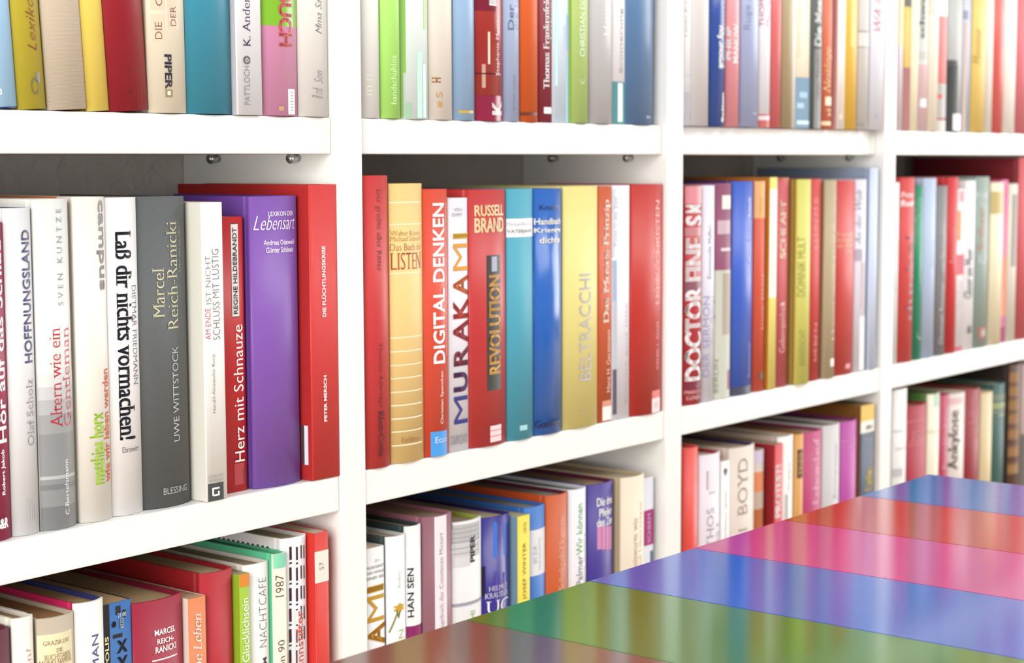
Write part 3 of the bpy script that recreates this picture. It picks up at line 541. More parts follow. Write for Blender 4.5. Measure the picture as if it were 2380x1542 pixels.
(2,2,'f',583.5,22.2,223.9,147.8,4.7,0.3,0.0,'c9572a','c9572a','c9572a','d9cbb2',0.4,0,'burnt orange book with white vertical title, ninth from left, middle shelf, second bay',[('dd8f72',6.8,21.6,14.4,20.2),('f5ebe4',6.9,21.6,1.1,14.4)],[('Das Moses-Prinzip','sbold','ffeede','u',7.9,19.7,95.2,211.3),('Hans H. Gerstmann','sans','f2cbb5','u',13.0,19.3,28.2,87.6)]),
(2,2,'f',606.5,28.5,224.4,148.1,4.7,0.3,0.0,'eeedf4','eeedf4','eeedf4','d9cbb2',0.4,0,'slim white book with a grey blue picture strip, tenth from left, middle shelf, second bay',[('9fb3d0',0.3,7.4,114.8,153.5),('b9c0cc',0.5,7.6,48.7,114.8),('4a4360',0.7,7.1,5.0,48.7),('cfd3da',0.2,4.4,156.0,221.3)],[('Reise in die Zeit','light','b4b2bb','u',2.3,7.9,167.3,213.9),('Schritte ganz leise','light','a9a7b2','u',20.5,25.5,13.3,111.6)]),
(2,2,'h',637.1,54.4,224.8,148.4,-0.8,5.8,0.0,'c2352e','c2352e','c2352e','d9cbb2',0.35,0,'wide red hardcover with pink vertical capitals, eleventh from left, middle shelf, second bay',[('da6a62',28.5,45.8,14.8,22.5),('f4dcdc',28.5,45.9,0.6,14.8),('eebfc0',32.3,42.1,4.5,11.3)],[('ERBIG CHRISTEN','sans','eb9a92','u',33.4,41.6,107.9,209.1),('DANIEL L. ADLER','sans','e58a84','u',35.6,41.6,43.7,91.4)]),
(2,3,'h',735.7,30.3,222.0,146.5,2.2,5.8,0.0,'b8323a','b8323a','b8323a','d9cbb2',0.35,0,'red patterned book with huge white capitals, first from left, middle shelf, third bay',[('de8f98',0.0,30.3,204.2,221.9),('c9888f',0.0,30.3,171.7,180.4),('8f5a68',0.0,30.3,114.2,126.0),('7f3044',0.0,30.3,16.1,22.8)],[('DOCTOR FINE','black','fbf5f6','u',0.3,22.8,24.4,169.9),('M','black','ffffff','u',0.3,21.6,195.1,203.3),('S','black','f5eef0','u',0.3,21.7,182.1,192.5),('MARGOT','sans','eec6cb','h',0.3,23.1,11.3,14.8),('LUNDE','sans','eec6cb','h',2.2,21.5,5.3,9.3)]),
(2,3,'h',766.9,23.7,222.4,146.8,3.5,4.5,0.0,'e2e1ec','e2e1ec','e2e1ec','d9cbb2',0.45,0,'slim white book with small dark vertical lettering, second from left, middle shelf, third bay',[],[('Emmanuelle Maffari','light','5d5a78','u',6.1,11.8,127.3,181.6),('DER SERMON','sans','9a98c0','u',1.5,8.9,25.4,109.0),('fur Rom','light','a9a7c4','u',11.1,16.0,59.5,108.5)]),
(2,3,'h',791.4,31.0,224.3,148.1,2.2,5.8,0.0,'8d4a68','8d4a68','8d4a68','d9cbb2',0.45,0,'plum and sage book with white blocks, third from left, middle shelf, third bay',[('c9ccbf',0.0,31.0,0.0,134.5),('f2eee2',7.3,22.4,197.6,211.8),('cdb4bf',2.7,21.1,171.8,186.1),('e6dce0',6.4,23.1,154.3,157.5),('b3a598',8.9,23.2,67.2,131.1),('6a5a4c',0.0,0.5,100.8,103.5),('6a5a4c',0.0,0.7,84.7,87.8),('9c5a76',17.6,26.1,9.2,29.6)],[('BERLIN','sans','8b8c80','u',0.3,4.1,6.7,41.5)]),
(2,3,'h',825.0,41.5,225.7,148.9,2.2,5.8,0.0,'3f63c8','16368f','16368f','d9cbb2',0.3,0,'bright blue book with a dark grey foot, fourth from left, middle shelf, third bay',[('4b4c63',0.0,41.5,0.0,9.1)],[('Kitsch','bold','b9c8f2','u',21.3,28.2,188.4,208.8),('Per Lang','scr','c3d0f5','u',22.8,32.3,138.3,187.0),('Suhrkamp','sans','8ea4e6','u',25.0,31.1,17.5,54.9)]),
(2,3,'h',869.1,22.3,225.7,149.0,3.8,4.2,0.0,'d4553d','d4553d','d4553d','d9cbb2',0.45,0,'orange red book with a peach top, fifth from left, middle shelf, third bay',[('eab377',0.0,22.3,186.3,225.7),('6b4a3a',6.8,15.7,12.9,20.4)],[('Ines Blau','light','e59a84','u',8.8,14.2,67.4,125.4),('Wald','light','d9a070','u',5.1,10.4,189.9,208.3)]),
(2,3,'f',892.3,15.4,229.5,151.5,1.8,0.3,0.0,'f5e37c','b06f1c','b06f1c','d9cbb2',0.45,0,'thin yellow paperback with white panel, ochre back, sixth from left, middle shelf, third bay',[('fdfaf0',0.0,14.2,100.2,217.1)],[('wie wir','light','d9c9a0','u',4.6,9.1,105.8,180.2)]),
(2,3,'h',908.0,35.7,228.8,151.0,4.8,4.2,0.0,'c8575f','c8575f','c8575f','d9cbb2',0.45,0,'rose red book with cream capitals, seventh from left, middle shelf, third bay',[('b8502f',0.0,35.7,225.5,228.8)],[('SCHLAFT','black','f6dcc0','u',10.9,22.8,140.8,204.6),('Geborgenheit','sans','e2a2a0','u',11.3,27.1,37.7,93.7),('a','black','f0d0c0','u',13.5,20.9,89.5,93.3)]),
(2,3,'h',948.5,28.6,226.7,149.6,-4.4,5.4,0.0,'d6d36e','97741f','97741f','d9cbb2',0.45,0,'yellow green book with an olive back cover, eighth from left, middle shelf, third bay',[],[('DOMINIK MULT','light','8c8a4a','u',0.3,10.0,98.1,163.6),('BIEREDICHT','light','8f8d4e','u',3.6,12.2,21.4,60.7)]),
(2,3,'h',977.4,36.7,226.7,149.6,3.7,4.3,0.0,'cd3a36','cd3a36','cd3a36','d9cbb2',0.45,0,'narrow red book with faint pink capitals, ninth from left, middle shelf, third bay',[],[('KLEIN M B','light','eb908a','u',13.0,20.8,148.4,206.1),('SIEBEN','light','eb908a','u',16.4,23.3,20.9,64.9)]),
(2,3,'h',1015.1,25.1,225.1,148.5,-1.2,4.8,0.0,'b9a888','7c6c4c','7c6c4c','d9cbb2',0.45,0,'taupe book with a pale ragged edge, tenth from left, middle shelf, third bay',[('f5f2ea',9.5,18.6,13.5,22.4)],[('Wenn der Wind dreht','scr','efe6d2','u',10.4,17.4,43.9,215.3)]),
(2,3,'h',1040.5,53.3,224.1,147.9,2.2,5.8,0.0,'cc3f3c','cc3f3c','cc3f3c','d9cbb2',0.4,0,'wide plain red book with small gold lettering, eleventh from left, middle shelf, third bay',[('dd8a84',25.8,38.3,6.7,12.2)],[('Franziska','sans','f0c8a0','h',6.9,42.0,160.4,164.9),('Konstanze','sans','f0c8a0','h',7.1,42.2,154.0,158.4),('in dem','sans','f0c8a0','h',7.3,42.4,147.5,152.0),('glas','sans','f0c8a0','h',20.8,38.4,140.9,144.8)]),
(2,3,'h',1094.9,26.6,225.2,148.6,2.9,5.1,0.0,'e2dfea','e2dfea','e2dfea','d9cbb2',0.45,0,'white book with a blurred grey floral pattern, twelfth from left, middle shelf, third bay',[('c9b8c2',8.3,15.8,73.0,128.7),('b9b4c4',0.0,10.4,130.1,144.1),('f5f2f5',7.3,20.2,1.6,65.4)],[('An der Welt','scr','9a98a8','u',0.3,7.9,149.2,214.2)]),
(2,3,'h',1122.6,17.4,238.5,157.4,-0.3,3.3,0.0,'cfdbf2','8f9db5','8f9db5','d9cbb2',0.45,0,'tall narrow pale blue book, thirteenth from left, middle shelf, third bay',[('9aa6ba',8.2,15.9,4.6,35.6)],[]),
(2,4,'h',1192.1,15.9,220.6,145.6,6.0,3.0,0.0,'eeeeee','eeeeee','eeeeee','d9cbb2',0.45,0,'white book half hidden behind the upright, first from left, middle shelf, fourth bay',[],[('Peter Lange','light','c9c9cf','u',4.1,8.7,87.7,150.5)]),
(2,4,'h',1211.5,37.2,226.1,149.2,3.2,5.8,0.0,'cf4543','cf4543','cf4543','d9cbb2',0.45,0,'red book with white lettering at the top, second from left, middle shelf, fourth bay',[],[('Peter','sbold','ffe3e3','h',0.4,23.5,201.9,208.7),('Rauh','sbold','ffffff','h',0.3,25.1,191.5,198.8),('dunkel','sans','8e4a50','u',8.9,25.3,51.4,154.7)]),
(2,4,'h',1249.9,22.6,215.2,142.0,4.7,4.3,0.0,'1f8a66','1f8a66','1f8a66','d9cbb2',0.35,0,'narrow emerald green book, third from left, middle shelf, fourth bay',[],[('Die Liebe','light','8fc9b2','u',0.3,10.3,172.3,201.4),('F','scr','a9d8c6','u',6.1,18.1,22.2,35.7)]),
(2,4,'h',1273.7,35.2,224.9,148.5,3.2,5.8,0.0,'b3c3de','b3c3de','b3c3de','d9cbb2',0.45,0,'pale blue book, fourth from left, middle shelf, fourth bay',[],[('Bekannt','light','9aabc8','u',11.8,21.6,114.7,147.1)]),
(2,4,'h',1311.4,28.6,214.9,141.8,3.6,5.4,0.0,'858385','858385','858385','d9cbb2',0.45,0,'medium grey book with white vertical lettering, fifth from left, middle shelf, fourth bay',[],[('von Nachtigallen','light','dcdada','u',6.2,16.1,106.5,167.6),('Christoph Ransmayr','light','e2e0e0','u',6.2,16.2,14.4,94.1)]),
(2,4,'h',1342.6,29.3,225.4,148.8,3.4,5.6,0.0,'cf3438','cf3438','cf3438','d9cbb2',0.45,0,'red book reaching above its grey neighbour, sixth from left, middle shelf, fourth bay',[],[('Amazonia','light','ec9a9c','u',3.6,12.4,114.5,161.3)]),
(2,4,'f',1373.1,22.0,210.1,138.7,8.7,0.3,0.0,'eeeaec','eeeaec','eeeaec','d9cbb2',0.45,0,'white book with orange and crimson shapes, seventh from left, middle shelf, fourth bay',[('d88c3c',0.0,11.7,143.7,182.5),('cc4a62',0.0,22.0,98.9,125.7),('c4304a',0.0,22.0,0.3,5.4),('e27a86',6.1,16.4,193.4,207.3)],[('Herz Kater','sans','b8a8b8','u',5.7,16.1,54.1,93.4)]),
(2,4,'h',1396.4,27.7,220.5,145.5,3.7,5.3,0.0,'f3f2f4','f3f2f4','f3f2f4','d9cbb2',0.45,0,'slim white book with dark vertical lettering, eighth from left, middle shelf, fourth bay',[],[('Glaser am Meer','sbold','7a7a86','u',0.3,13.9,67.0,132.9),('B','black','6a6a76','u',5.7,16.3,21.6,31.9)]),
(2,4,'h',1425.5,43.3,225.1,148.6,3.2,5.8,0.0,'93a39c','93a39c','93a39c','d9cbb2',0.45,0,'grey green book with red emblem at foot, ninth from left, middle shelf, fourth bay',[('b5584c',10.7,27.0,12.5,26.3),('93a39c',16.2,29.8,15.6,22.5)],[('Insel','sans','d5dcd8','h',0.3,24.2,196.9,207.1),('Erdbeer','sans','c08a70','u',4.9,18.4,130.2,186.8),('EUR','sans','d5dcd8','h',7.1,30.1,111.8,121.5)]),
(2,4,'h',1470.1,39.0,217.4,143.5,0.8,5.8,0.0,'efe5c6','cbbd94','cbbd94','d9cbb2',0.45,0,'cream book with a tan title patch, tenth from left, middle shelf, fourth bay',[('c9b67c',0.0,25.5,175.6,205.3)],[]),
(2,4,'f',1509.4,22.4,220.3,145.4,8.7,0.3,0.0,'d95f92','d95f92','d95f92','d9cbb2',0.45,0,'thin magenta and orange book, eleventh from left, middle shelf, fourth bay',[('dc7a52',0.0,22.4,32.6,117.9),('b9487c',0.0,22.4,20.8,35.6)],[]),
(2,4,'h',1533.2,27.4,214.9,141.9,3.8,5.2,0.0,'e3ded0','e3ded0','e3ded0','d9cbb2',0.45,0,'narrow cream book with a grey strip, twelfth from left, middle shelf, fourth bay',[('a39c98',5.1,16.6,102.3,200.8)],[]),
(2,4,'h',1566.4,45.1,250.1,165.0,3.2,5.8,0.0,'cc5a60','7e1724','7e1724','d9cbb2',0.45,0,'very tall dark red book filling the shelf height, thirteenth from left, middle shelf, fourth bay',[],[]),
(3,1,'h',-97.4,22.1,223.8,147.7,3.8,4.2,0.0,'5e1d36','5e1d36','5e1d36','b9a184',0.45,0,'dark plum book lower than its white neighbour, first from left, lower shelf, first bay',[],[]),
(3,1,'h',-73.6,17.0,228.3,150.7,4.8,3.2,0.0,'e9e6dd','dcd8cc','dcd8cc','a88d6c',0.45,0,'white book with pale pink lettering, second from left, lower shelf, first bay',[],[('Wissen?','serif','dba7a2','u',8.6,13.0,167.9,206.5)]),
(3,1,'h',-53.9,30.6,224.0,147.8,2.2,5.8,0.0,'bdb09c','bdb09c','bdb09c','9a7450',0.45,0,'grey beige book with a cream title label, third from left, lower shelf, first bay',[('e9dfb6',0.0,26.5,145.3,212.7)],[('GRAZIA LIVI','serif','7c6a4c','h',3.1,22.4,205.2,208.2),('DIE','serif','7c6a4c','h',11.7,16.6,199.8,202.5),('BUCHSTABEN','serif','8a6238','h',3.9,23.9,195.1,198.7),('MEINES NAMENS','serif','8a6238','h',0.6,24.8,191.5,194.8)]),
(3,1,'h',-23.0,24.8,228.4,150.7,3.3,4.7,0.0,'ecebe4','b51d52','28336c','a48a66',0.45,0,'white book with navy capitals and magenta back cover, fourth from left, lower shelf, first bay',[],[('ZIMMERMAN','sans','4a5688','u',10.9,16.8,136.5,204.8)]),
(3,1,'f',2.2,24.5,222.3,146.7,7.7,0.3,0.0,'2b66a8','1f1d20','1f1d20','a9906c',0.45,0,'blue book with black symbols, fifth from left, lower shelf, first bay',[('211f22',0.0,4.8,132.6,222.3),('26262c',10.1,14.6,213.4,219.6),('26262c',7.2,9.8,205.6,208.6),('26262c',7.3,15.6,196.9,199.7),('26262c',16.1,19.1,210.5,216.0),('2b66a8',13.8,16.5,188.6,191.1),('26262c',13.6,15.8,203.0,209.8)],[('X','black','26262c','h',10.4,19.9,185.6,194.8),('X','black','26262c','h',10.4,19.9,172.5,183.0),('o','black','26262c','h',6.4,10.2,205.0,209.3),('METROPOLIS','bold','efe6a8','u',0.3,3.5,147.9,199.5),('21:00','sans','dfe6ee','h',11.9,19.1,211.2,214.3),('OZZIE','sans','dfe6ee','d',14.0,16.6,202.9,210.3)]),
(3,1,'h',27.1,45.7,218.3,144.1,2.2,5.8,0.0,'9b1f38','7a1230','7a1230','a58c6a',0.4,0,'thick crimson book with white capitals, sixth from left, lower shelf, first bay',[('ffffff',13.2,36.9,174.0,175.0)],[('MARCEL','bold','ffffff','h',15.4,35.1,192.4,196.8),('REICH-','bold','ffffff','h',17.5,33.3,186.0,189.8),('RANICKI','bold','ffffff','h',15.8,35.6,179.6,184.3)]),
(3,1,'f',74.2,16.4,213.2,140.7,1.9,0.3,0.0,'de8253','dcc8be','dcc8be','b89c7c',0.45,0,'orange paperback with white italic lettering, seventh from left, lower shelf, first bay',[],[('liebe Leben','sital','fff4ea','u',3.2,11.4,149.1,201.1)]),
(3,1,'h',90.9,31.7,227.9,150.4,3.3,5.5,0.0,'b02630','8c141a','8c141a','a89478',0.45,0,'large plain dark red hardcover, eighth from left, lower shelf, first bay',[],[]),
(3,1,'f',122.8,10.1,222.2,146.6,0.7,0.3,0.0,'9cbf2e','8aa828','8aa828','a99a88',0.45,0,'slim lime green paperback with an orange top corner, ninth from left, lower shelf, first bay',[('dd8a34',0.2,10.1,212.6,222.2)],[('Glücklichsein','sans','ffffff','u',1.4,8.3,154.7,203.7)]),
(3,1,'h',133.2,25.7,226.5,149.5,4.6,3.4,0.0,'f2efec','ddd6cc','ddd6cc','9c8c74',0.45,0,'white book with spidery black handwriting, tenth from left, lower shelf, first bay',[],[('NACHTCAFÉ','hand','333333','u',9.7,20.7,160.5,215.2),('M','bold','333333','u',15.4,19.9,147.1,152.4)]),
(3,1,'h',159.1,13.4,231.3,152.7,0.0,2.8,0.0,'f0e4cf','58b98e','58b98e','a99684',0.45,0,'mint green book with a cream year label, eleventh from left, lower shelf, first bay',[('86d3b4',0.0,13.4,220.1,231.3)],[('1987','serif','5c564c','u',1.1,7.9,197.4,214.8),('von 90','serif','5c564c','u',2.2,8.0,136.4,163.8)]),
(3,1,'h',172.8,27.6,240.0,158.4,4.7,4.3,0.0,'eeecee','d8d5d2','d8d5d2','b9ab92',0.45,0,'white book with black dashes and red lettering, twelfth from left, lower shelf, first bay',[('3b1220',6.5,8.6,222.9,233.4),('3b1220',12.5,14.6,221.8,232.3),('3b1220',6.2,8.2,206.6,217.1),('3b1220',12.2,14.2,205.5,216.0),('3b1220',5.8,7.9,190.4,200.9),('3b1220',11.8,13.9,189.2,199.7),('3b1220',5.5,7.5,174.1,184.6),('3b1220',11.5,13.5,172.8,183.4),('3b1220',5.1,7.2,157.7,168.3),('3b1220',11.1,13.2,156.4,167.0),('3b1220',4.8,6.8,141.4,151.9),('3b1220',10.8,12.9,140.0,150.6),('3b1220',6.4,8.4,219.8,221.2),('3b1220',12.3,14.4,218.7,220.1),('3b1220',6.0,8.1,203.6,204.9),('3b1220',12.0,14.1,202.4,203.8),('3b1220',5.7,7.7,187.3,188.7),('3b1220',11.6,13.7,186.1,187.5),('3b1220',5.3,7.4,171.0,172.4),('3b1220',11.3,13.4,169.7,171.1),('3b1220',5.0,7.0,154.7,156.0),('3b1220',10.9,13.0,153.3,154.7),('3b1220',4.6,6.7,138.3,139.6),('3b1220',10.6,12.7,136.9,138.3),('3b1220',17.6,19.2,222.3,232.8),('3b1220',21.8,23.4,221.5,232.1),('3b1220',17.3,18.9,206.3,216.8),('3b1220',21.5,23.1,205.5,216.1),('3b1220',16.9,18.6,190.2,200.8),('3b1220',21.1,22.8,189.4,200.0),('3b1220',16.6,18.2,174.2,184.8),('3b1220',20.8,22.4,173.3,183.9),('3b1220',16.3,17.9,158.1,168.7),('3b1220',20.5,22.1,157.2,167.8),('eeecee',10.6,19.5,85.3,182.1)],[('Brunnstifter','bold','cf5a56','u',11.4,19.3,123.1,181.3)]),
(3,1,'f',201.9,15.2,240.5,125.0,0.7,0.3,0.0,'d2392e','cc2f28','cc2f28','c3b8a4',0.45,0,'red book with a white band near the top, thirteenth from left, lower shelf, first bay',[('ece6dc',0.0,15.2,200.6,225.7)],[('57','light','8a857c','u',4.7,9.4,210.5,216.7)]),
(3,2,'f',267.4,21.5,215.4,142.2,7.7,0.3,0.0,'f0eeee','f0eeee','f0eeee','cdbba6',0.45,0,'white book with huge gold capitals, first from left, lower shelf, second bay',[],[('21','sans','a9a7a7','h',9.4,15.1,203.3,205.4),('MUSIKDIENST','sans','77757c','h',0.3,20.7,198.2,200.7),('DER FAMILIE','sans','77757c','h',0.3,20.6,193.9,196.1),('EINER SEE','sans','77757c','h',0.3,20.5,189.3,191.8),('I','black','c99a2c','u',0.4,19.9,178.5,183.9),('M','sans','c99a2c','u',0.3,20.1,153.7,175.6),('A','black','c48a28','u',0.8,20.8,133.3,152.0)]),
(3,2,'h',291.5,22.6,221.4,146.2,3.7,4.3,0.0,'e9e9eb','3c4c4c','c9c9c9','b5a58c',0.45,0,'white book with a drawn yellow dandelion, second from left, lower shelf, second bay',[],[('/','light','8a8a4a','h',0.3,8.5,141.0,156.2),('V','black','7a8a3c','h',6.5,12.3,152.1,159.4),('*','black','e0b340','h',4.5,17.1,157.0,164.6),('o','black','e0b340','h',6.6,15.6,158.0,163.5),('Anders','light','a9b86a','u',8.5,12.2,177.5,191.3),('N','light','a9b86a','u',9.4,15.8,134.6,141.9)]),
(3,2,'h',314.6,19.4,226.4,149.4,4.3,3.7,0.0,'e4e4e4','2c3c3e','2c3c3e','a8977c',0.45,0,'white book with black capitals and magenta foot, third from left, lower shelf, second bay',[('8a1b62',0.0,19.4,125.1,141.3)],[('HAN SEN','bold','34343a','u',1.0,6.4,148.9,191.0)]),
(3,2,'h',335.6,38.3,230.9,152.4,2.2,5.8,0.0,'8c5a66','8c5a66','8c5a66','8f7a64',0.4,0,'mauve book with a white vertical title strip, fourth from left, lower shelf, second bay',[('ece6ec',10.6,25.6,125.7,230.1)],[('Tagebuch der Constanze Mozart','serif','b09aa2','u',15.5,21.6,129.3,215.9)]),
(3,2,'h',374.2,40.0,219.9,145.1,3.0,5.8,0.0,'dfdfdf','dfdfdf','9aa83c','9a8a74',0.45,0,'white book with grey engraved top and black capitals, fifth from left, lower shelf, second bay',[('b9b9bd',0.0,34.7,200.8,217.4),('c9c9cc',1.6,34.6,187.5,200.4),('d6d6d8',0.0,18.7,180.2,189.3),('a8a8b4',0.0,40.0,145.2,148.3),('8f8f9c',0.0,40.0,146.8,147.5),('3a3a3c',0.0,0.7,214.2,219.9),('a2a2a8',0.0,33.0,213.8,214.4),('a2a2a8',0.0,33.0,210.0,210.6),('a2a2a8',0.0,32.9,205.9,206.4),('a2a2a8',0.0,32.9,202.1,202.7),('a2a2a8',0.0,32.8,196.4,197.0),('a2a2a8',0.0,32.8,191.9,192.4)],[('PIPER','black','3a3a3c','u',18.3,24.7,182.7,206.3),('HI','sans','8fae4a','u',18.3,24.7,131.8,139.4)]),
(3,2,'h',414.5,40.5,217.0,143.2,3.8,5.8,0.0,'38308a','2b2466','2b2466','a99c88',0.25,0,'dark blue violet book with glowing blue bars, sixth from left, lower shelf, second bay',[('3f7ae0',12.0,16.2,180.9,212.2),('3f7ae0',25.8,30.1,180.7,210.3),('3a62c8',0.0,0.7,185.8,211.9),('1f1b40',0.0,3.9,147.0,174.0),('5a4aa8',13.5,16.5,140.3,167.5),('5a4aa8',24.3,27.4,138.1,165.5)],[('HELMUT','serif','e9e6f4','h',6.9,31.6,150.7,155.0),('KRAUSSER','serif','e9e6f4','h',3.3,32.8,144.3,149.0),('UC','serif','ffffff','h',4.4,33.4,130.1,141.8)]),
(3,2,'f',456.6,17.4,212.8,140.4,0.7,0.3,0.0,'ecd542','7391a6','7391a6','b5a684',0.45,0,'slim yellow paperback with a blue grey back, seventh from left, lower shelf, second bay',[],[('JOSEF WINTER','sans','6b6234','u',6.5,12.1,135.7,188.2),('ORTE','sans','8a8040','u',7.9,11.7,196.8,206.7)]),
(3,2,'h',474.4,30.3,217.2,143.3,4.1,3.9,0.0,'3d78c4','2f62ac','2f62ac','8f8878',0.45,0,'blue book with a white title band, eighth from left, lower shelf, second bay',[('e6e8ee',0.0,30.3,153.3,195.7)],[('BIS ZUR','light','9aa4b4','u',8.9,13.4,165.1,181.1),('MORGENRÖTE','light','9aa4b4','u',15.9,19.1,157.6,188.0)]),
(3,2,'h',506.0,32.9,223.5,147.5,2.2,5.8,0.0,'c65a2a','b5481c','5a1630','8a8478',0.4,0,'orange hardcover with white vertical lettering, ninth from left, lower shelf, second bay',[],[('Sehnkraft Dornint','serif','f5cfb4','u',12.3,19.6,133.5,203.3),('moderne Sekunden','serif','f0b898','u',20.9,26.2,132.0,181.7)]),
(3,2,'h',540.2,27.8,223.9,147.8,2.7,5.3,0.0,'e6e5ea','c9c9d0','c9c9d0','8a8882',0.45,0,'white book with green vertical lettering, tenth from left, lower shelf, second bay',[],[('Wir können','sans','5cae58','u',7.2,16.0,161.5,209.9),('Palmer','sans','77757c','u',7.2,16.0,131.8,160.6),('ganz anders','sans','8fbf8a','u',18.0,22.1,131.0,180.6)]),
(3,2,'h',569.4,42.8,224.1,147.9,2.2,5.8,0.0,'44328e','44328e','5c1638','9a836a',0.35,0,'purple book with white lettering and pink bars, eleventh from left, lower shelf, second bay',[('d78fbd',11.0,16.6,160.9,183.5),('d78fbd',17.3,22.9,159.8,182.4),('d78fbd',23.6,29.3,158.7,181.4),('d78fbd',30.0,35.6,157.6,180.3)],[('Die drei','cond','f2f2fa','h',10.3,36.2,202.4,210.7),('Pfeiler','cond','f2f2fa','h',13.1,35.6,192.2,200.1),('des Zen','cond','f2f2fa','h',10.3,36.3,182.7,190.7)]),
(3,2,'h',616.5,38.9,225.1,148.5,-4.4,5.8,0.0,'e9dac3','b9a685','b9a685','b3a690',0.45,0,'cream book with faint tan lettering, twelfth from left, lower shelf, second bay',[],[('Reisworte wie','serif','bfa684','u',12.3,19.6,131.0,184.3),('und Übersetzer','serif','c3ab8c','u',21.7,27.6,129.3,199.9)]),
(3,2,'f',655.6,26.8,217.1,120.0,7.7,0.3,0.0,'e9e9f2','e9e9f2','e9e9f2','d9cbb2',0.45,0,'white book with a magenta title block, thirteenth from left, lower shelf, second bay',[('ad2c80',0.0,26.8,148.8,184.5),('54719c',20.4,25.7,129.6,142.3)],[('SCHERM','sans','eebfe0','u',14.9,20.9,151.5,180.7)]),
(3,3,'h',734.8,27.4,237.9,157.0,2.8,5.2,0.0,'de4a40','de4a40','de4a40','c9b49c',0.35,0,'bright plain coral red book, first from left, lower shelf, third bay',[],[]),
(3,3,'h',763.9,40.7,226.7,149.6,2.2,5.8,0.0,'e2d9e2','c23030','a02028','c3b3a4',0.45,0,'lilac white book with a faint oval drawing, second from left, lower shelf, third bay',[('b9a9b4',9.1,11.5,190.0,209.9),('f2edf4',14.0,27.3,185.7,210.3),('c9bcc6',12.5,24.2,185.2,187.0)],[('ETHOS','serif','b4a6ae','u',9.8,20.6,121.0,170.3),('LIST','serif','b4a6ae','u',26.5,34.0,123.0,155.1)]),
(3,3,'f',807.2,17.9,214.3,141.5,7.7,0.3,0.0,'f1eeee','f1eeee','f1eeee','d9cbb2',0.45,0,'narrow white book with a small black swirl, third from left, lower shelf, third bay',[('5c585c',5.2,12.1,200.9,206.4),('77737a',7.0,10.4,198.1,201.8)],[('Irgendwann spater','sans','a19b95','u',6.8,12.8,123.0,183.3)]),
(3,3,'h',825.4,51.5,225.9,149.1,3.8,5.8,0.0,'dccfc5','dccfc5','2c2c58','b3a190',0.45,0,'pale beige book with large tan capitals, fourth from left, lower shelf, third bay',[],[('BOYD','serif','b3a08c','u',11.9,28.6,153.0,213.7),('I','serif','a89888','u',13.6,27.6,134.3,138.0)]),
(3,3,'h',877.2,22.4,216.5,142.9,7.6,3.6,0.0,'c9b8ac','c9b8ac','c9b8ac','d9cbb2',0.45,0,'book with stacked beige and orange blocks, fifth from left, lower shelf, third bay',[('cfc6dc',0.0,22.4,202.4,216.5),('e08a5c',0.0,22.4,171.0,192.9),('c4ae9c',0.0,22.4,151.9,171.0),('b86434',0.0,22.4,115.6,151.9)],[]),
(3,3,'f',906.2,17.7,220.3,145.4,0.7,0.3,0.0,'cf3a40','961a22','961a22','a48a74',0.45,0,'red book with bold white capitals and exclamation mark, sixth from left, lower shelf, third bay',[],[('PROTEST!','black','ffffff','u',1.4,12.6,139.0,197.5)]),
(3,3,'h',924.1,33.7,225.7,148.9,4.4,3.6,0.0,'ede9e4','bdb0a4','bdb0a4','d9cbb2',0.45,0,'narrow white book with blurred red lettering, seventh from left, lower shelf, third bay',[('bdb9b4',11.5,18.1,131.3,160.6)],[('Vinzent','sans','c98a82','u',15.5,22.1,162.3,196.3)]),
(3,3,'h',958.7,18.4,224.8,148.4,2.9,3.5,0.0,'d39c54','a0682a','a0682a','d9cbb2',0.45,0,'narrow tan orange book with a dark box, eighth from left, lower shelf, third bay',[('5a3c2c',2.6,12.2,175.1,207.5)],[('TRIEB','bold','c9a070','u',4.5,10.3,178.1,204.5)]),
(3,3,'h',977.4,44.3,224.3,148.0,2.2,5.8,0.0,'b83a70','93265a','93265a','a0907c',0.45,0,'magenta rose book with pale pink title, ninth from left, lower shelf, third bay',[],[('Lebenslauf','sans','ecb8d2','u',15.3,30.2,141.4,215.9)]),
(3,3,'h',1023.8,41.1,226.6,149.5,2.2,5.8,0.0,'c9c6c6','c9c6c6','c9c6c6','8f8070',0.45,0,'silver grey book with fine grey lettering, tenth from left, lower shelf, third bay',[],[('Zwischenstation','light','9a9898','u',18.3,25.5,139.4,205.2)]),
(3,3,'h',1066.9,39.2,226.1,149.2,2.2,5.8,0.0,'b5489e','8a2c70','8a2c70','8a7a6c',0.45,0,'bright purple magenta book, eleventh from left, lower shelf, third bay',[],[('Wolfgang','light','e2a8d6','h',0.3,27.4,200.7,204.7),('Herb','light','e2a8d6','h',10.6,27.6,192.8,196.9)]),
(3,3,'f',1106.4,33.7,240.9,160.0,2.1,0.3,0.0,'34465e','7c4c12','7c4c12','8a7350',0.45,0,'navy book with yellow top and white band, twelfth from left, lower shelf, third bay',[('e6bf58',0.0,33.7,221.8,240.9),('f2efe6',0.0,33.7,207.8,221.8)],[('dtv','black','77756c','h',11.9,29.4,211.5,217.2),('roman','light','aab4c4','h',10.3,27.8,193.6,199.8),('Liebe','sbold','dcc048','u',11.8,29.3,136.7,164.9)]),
(3,4,'h',1199.7,36.1,250.1,165.1,2.2,5.8,0.0,'e6e5e2','e6e5e2','e6e5e2','d9cbb2',0.45,0,'white book with faint grey pattern beside the upright, first from left, lower shelf, fourth bay',[('d2d2d2',0.5,21.4,196.9,200.1),('d2d2d2',3.7,27.0,175.0,178.2),('c4c4c6',0.2,17.6,141.6,152.3)],[]),
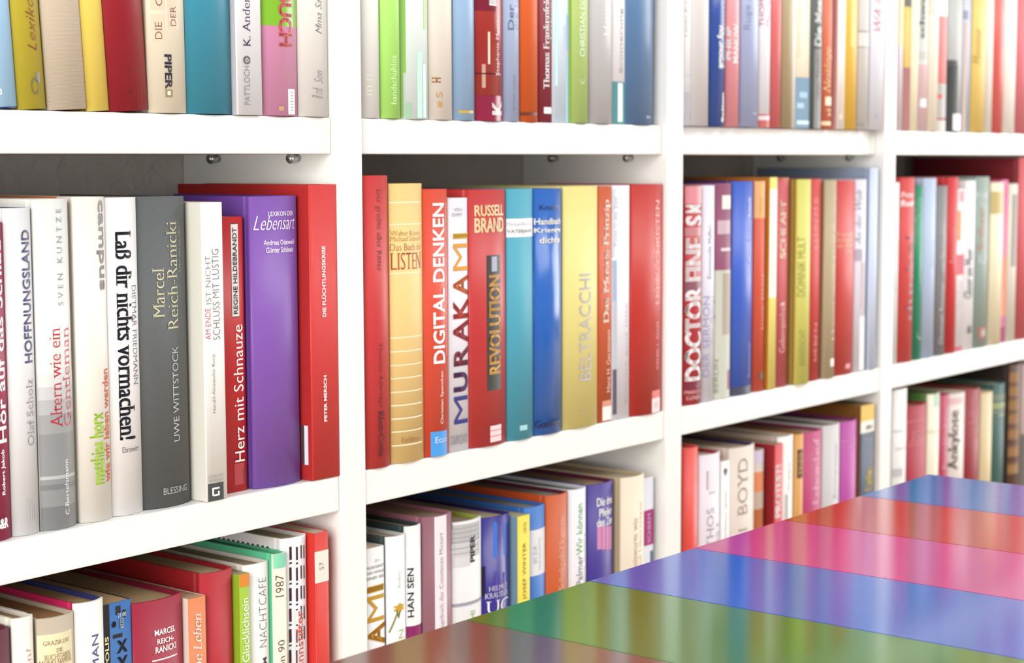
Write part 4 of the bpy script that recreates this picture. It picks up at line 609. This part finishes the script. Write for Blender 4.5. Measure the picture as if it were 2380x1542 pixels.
(3,4,'h',1238.2,54.3,225.1,148.6,2.2,5.8,0.0,'a81c34','a81c34','a81c34','9a6a50',0.45,1,'crimson linen book with fine gilt lines, second from left, lower shelf, fourth bay',[('d88a8a',0.0,42.1,205.4,206.3),('d88a8a',0.1,43.4,176.0,176.8),('d88a8a',4.6,43.2,180.0,180.9),('d88a8a',0.0,0.6,182.7,208.7)],[('Band','serif','e0a0a0','h',9.0,40.3,189.5,192.7),('Eins','serif','e0a0a0','h',9.2,38.1,183.0,187.4)]),
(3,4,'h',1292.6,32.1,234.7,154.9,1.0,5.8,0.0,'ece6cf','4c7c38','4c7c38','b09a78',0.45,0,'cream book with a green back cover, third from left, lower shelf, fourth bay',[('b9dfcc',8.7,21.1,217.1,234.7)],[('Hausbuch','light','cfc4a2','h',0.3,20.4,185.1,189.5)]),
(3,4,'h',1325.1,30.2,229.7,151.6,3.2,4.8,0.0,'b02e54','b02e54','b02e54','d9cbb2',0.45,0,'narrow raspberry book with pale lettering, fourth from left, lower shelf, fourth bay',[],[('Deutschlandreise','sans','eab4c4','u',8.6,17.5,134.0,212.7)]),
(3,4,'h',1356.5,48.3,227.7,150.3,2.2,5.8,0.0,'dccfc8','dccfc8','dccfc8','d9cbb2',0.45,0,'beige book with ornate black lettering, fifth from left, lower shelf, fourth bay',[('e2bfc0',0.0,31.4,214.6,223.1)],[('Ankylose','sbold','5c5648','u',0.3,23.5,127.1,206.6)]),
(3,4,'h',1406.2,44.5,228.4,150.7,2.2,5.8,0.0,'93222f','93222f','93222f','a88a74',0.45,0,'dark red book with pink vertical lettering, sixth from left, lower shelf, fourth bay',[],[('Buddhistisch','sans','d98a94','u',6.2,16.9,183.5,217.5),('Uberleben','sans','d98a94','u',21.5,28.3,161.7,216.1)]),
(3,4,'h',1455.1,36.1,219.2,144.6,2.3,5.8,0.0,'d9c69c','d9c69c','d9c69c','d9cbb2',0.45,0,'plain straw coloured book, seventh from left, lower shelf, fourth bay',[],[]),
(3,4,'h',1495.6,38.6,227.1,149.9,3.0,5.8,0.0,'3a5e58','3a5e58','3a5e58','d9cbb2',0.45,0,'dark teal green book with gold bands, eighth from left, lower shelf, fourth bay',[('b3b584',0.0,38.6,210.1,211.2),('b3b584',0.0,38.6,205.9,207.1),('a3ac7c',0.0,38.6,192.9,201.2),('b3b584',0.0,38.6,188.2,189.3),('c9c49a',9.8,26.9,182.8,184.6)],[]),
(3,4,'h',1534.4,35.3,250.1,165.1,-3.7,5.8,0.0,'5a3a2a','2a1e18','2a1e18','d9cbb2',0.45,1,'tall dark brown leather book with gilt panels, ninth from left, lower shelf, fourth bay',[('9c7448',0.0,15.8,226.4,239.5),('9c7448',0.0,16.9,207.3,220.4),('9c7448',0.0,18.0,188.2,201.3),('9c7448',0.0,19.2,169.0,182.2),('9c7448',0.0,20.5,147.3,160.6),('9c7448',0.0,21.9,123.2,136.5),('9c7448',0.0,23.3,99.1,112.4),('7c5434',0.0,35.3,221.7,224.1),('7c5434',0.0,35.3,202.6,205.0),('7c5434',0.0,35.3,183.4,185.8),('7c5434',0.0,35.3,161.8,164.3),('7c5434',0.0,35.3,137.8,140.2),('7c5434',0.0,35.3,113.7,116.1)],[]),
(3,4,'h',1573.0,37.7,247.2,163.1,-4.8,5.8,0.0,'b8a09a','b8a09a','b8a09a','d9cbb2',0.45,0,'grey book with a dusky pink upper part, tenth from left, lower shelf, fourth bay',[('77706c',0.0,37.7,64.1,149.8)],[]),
]

# ------------------------------------------------------------------ the room
bm = bmesh.new()
box(bm, -2.2, 3.6, DEPTH + 0.001, DEPTH + 0.12, 0, 2.6)
tag(link('wall_back', bm, plaster()), kind='structure')
bm = bmesh.new()
box(bm, -2.2, 3.6, -3.2, DEPTH + 0.12, -0.1, 0)
tag(link('floor', bm, floor_wood()), kind='structure')

# ------------------------------------------------------------------ bookcase
WHITE, ZINC = lacquer(), metal()
case = tag(empty('bookcase', ((UPS[0] + UPS[4]) / 2, DEPTH / 2, 0)), 'white lacquered open-backed bookcase with thick shelves, filled with books', 'bookcase')
OX, OY = case.location.x, case.location.y
TOP = Z_MID + 3 * STEP
for x in UPS:
    bm = bmesh.new()
    box(bm, x - OX, x + T_UP - OX, -OY, DEPTH - OY, 0, TOP, 0.0012)
    link('upright', bm, WHITE, case)
RECESS = {1: (0.006, 0.006, 0.012, 0.005), 2: (0.002, 0.002, 0.002, 0.002)}
for k in (-2, -1, 0, 1, 2, 3):
    for i in range(4):
        zt = Z_MID + k * STEP
        fr = RECESS.get({1: 1, 0: 2}.get(k, 0), (0.003,) * 4)[i]
        bm = bmesh.new()
        box(bm, UPS[i] + T_UP + 0.0004 - OX, UPS[i + 1] - 0.0006 - OX, fr - OY, DEPTH - 0.002 - OY, zt - T_SH, zt, 0.0012)
        sh = link('shelf', bm, WHITE, case)
        if k == 1:
            for xe, sg in ((UPS[i] + T_UP, 1), (UPS[i + 1], -1)):
                if i == 3 and sg < 0:
                    continue          # the tallest book stands in that corner
                for yy in (0.043, 0.137):
                    bm = bmesh.new()
                    z = zt - T_SH - 0.0032
                    cyl(bm, (xe - OX, yy - OY, z), (xe + sg * 0.011 - OX, yy - OY, z), 0.0031)
                    cyl(bm, (xe + sg * 0.0075 - OX, yy - OY, z), (xe + sg * 0.0095 - OX, yy - OY, z), 0.0042)
                    link('shelf_pin', bm, ZINC, sh, True)
for i in range(4):
    bm = bmesh.new()
    box(bm, UPS[i] + T_UP + 0.0004 - OX, UPS[i + 1] - 0.0004 - OX, 0.02 - OY, 0.038 - OY, 0, Z_MID - 2 * STEP - T_SH - 0.001, 0.001)
    link('plinth', bm, WHITE, case)

# ------------------------------------------------------------------ striped table
TX, TY, ST = 0.09306, -0.24722, 0.13472
LEN, TZ = 0.80, 0.74
table = tag(empty('table', (TX + 2 * ST, TY - LEN / 2, 0)), 'glossy table with a striped top of brown, green, blue, pink and red', 'table')
STRIPES = [('brown', (0.15, 0.082, 0.056, 1)), ('green', (0.034, 0.185, 0.016, 1)), ('blue', (0.012, 0.105, 0.5, 1)), ('pink', (0.52, 0.035, 0.235, 1)),
           ('red', (0.44, 0.017, 0.016, 1)), ('azure', (0.012, 0.10, 0.42, 1))]
mats = [table_lacquer(n, c) for n, c in STRIPES] + [table_lacquer('seam', (0.012, 0.03, 0.02, 1)), WHITE]
bm = bmesh.new()
hx = 3 * ST
for i in range(6):
    x0, x1 = -hx + i * ST, -hx + (i + 1) * ST
    a, b = (x0 + (0.0006 if i else 0)), (x1 - (0.0006 if i < 5 else 0))
    box(bm, a, b, -LEN / 2, LEN / 2, TZ - 0.022, TZ, 0, i)
    if i < 5:
        box(bm, b, b + 0.0012, -LEN / 2, LEN / 2, TZ - 0.022, TZ - 0.0003, 0, 6)
link('tabletop', bm, mats, table)
bm = bmesh.new()
for q in ((-hx + 0.04, hx - 0.04, -LEN / 2 + 0.04, -LEN / 2 + 0.06), (-hx + 0.04, hx - 0.04, LEN / 2 - 0.06, LEN / 2 - 0.04),
          (-hx + 0.04, -hx + 0.06, -LEN / 2 + 0.06, LEN / 2 - 0.06), (hx - 0.06, hx - 0.04, -LEN / 2 + 0.06, LEN / 2 - 0.06)):
    box(bm, *q, TZ - 0.09, TZ - 0.0222)
link('apron', bm, WHITE, table)
for sx in (-1, 1):
    for sy in (-1, 1):
        bm = bmesh.new()
        cx, cy = sx * (hx - 0.06), sy * (LEN / 2 - 0.06)
        a, b = 0.021, 0.015
        top = [bm.verts.new((cx + i * a, cy + j * a, TZ - 0.0222)) for i, j in ((-1, -1), (1, -1), (1, 1), (-1, 1))]
        bot = [bm.verts.new((cx + i * b, cy + j * b, 0)) for i, j in ((-1, -1), (1, -1), (1, 1), (-1, 1))]
        bm.faces.new(top)
        bm.faces.new(bot[::-1])
        for i in range(4):
            bm.faces.new((bot[i], bot[(i + 1) % 4], top[(i + 1) % 4], top[i]))
        link('leg', bm, WHITE, table)

# ------------------------------------------------------------------ the books
for rowdata in BOOKS:
    make_book(*rowdata)
